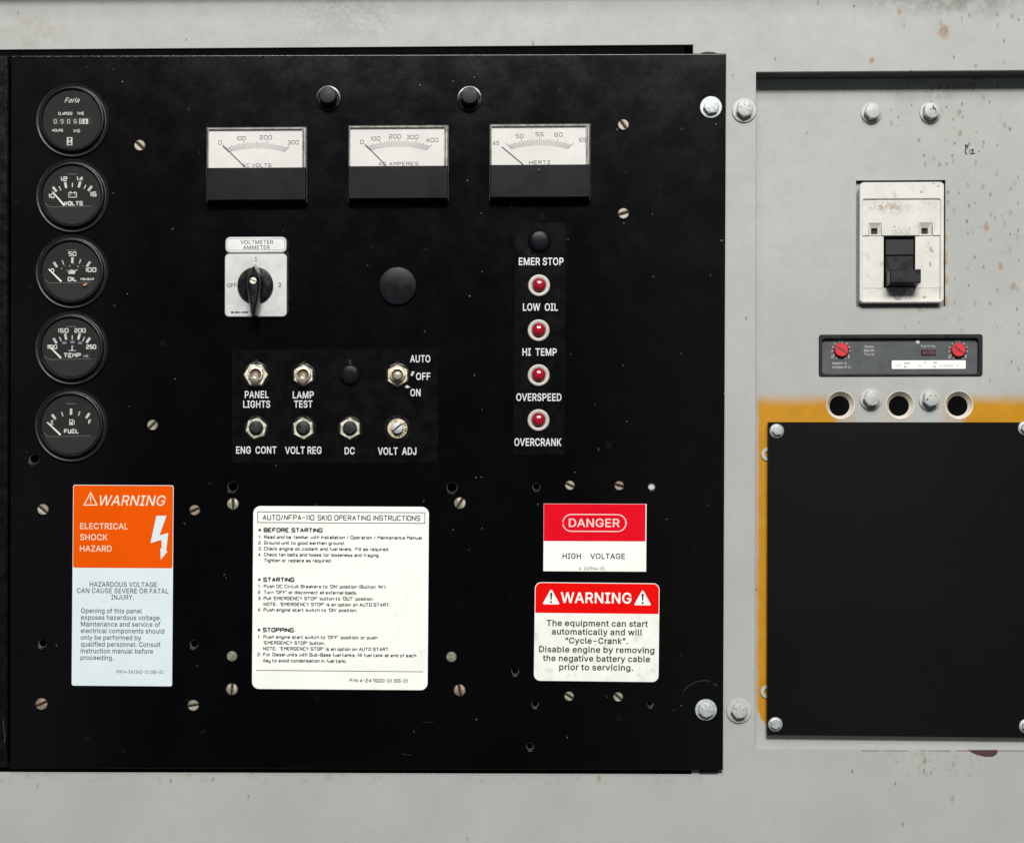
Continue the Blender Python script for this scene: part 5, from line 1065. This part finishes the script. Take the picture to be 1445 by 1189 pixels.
# ================================================================== TRIP UNIT
BX, BY = 1270, 502; TD = RD - 2
t = thing('trip_unit', BX, BY, TD, 'dark grey thermal magnetic trip unit strip with two red dials below the breaker', 'trip unit')
X = lambda x: x - BX
Y = lambda y: BY - y
plate('frame', M['tripframe'], rrect(X(1154.8), X(1385.8), Y(531.8), Y(472), 4), [rrect(X(1159.4), X(1379.8), Y(528.2), Y(478), 5)], -6, 3.4, 0.8, t)
MB().prism(rrect(X(1156), X(1383), Y(531), Y(475), 4), [(0, -8), (0, -2.2)]).build('face_plate', M['tripgrey'], t)
def td(px, py):
    MB().lathe([(10.6, -2.2), (10.4, 0.6), (9.8, 1.2)], 40, X(px) + 0.7, Y(py) - 0.5).build('dial_shadow_ring', M['tripframe'], t)
    mb = MB(); mb.lathe([(9.8, 1.0), (9.6, 2.2), (9, 2.8)], 40, X(px), Y(py)); dl = mb.build('red_dial', M['dialred'], t)
    a = R(-36); c_, s_ = math.cos(a), math.sin(a)
    mb = MB(); mb.prism([(X(px) + c_ * l - s_ * w, Y(py) + s_ * l + c_ * w) for l, w in ((-7.4, -1.1), (7.4, -1.1), (7.4, 1.1), (-7.4, 1.1))], [(0, 2.8), (0, 2.95)]); mb.build('dial_slot', M['darkred'], dl)
    mb = MB()
    for k in range(12):
        a = R(-125 + 25.5 * k + 180 + 72)
        a = R(90) + R(-150 + 27.3 * k)
        if abs(k - 5.5) < 1: continue
        mb.ribbon([(X(px) + 11.2 * math.cos(a), Y(py) + 11.2 * math.sin(a)), (X(px) + 13.8 * math.cos(a), Y(py) + 13.8 * math.sin(a))], 1.15, -2.0)
    put(mb, '7.5', X(px) - 2.8, X(px) + 2.8, Y(py) + 11.2, 4.2, -2.0, 0.01); put(mb, '10', X(px) - 13.8, X(px) - 10, Y(py) - 11.4, 3.6, -1.98, 0.03); put(mb, '5', X(px) + 9.8, X(px) + 12, Y(py) - 11.4, 3.6, -1.98, 0.03)
    mb.build('dial_scale', M['dialwhite'], t, 0)
td(1187, 493.4); td(1352.4, 494)
mb = MB()
for txt, x0_, x1_, b, h in (('Thermal', 1220, 1233, 490.2, 3.5), ('Magnetic', 1219.6, 1234.6, 495.4, 3.5), ('Trip Unit', 1219.8, 1234, 501, 3.5), ('Magnetic  In', 1175, 1195.4, 513.4, 3.5), ('Multiples Of  In', 1175, 1200.6, 519, 3.5), ('Push To Trip', 1300, 1320.4, 489.6, 3.4)):
    put(mb, txt, X(x0_), X(x1_), Y(b), h, -2.0, 0.015)
mb.build('lettering', M['dialwhite'], t, 0)
MB().lathe([(2.8, -2.2), (2.7, -1.2), (1.6, -0.8)], 20, X(1295.4), Y(482.4)).build('white_rivet', M['dialwhite'], t)
MB().box(X(1300.4), X(1321), Y(501.6), Y(493.6), -2.2, -1.9).build('button_well', M['tripframe'], t)
MB().box(X(1302), X(1319.6), Y(500.4), Y(494.8), -1.9, -0.9, 0.4).build('trip_button', M['darkred'], t)
MB().prism(rrect(X(1258.8), X(1363.2), Y(520.2), Y(508.2), 1.2), [(0, -2.15), (0, -1.8)]).build('rating_strip', M['signwhite'], t, 0)
mb = MB()
for txt, x0_, x1_, b, h in (('Amps', 1276.2, 1284.8, 513.4, 3.6), ('Ser.', 1276, 1281, 518.6, 3.4), ('°F', 1304.4, 1307.4, 513.2, 3.4), ('Cat', 1317.4, 1322.6, 513.2, 3.6), ('No.', 1317.8, 1322, 518.6, 3.4)): put(mb, txt, X(x0_), X(x1_), Y(b), h, -1.7, 0.012)
mb.build('strip_print', M['ink'], t, 0)
mb = MB()
for txt, x0_, x1_, b, h in (('225', 1264.4, 1272.4, 517.4, 4), ('40', 1296, 1301, 517.6, 4), ('4723500', 1326.4, 1346, 518, 4.2), ('A', 1350, 1353.4, 518, 4)): sq(mb, txt, X(x0_), X(x1_), Y(b), h, -1.7, 0.5)
mb.build('typed_print', M['inkpale'], t, 0)

# ================================================================== ROUND PORTS
for px, lb in ((1186, 'round black port in a cream sleeve, on the bare orange end beside the first bolt'), (1270, 'round black port in a cream sleeve, between the two painted bolts'), (1353, 'round black port in a cream sleeve, under the second red dial')):
    if px == 1186: lb = 'round black port in a cream sleeve, under the first red dial'
    t = thing('sleeved_port', px, 571.5, RD, lb, 'port', 'cream sleeved round ports')
    MB().lathe([(20.2, 0.1), (20.0, 0.8), (19.2, 0.6), (18.6, -1), (14.8, -6.5), (14.3, -7.4)], 48, cap=False).build('sleeve', M['cream'], t, 40)
    MB().lathe([(14.9, -7.6), (14.8, -7.5)], 40).build('bore', M['interior'], t)

# ================================================================== BLACK COVER PLATE
t = thing('cover_plate', 1270, 816, RD + 8, 'plain black rectangular cover plate screwed over the orange band', 'cover plate')
x0, x1, y0, y1 = wrect(1083, 595.5, 1462, 1039, RD + 10); p0 = at(1270, 816, RD + 8)
ax, ay = p0.x / S, p0.z / S
pl = [(x0 - ax + 0.8, y1 - ay + 0.4), (x0 - ax, y0 - ay + 2), (x1 - ax, y0 - ay - 1), (x1 - ax, y1 - ay - 0.6)]
MB().prism(pl, [(0, -6), (0, 2.2), (0.8, 3.0)]).build('plate_sheet', M['cover'], t, 0)
CG = 'bright screws at the cover plate corners'
def flangescrew(px, py, rot, label):
    t = thing('flange_screw', px, py, RD + 11, label, 'screw', CG)
    MB().lathe([(10.2, 0), (10.1, 0.9), (9.2, 1.7), (7.6, 2.4)], 40).build('flange', M['zinc'], t)
    MB().prism(hexpts(7.2, rot), [(0, 1.8), (0, 6.0), (0.7, 6.8)]).build('hex_head', M['zinc'], t)
    MB().lathe([(4.2, 6.9), (4.0, 7.5), (2.8, 7.6), (2.2, 6.95)], 24).build('head_boss', M['zinc'], t)
flangescrew(1096, 608, 10, 'bright flanged hex screw at the top left corner of the black cover plate')
flangescrew(1094, 1021.5, 30, 'bright flanged hex screw at the bottom left corner of the black cover plate')
flangescrew(1446.5, 604, 15, 'bright flanged hex screw cut by the photo edge, top right of the cover plate')
flangescrew(1448, 1024, 25, 'bright flanged hex screw cut by the photo edge, bottom right of the cover plate')
for px, py, r, lb in ((1083.5, 641, 9.6, 'grey washer peeking out beside the upper edge of the black cover plate'), (1082.5, 975.5, 9.6, 'grey washer peeking out at the ragged lower end of the orange strip')):
    t = thing('flat_washer', px, py, RD, lb, 'washer', 'washers behind the black cover plate')
    MB().lathe([(r, 0), (r, 1.6), (r - 0.6, 2.2), (r * 0.5, 2.2), (r * 0.48, 0)], 36, cap=False).build('washer_ring', M['boltgrey'], t)
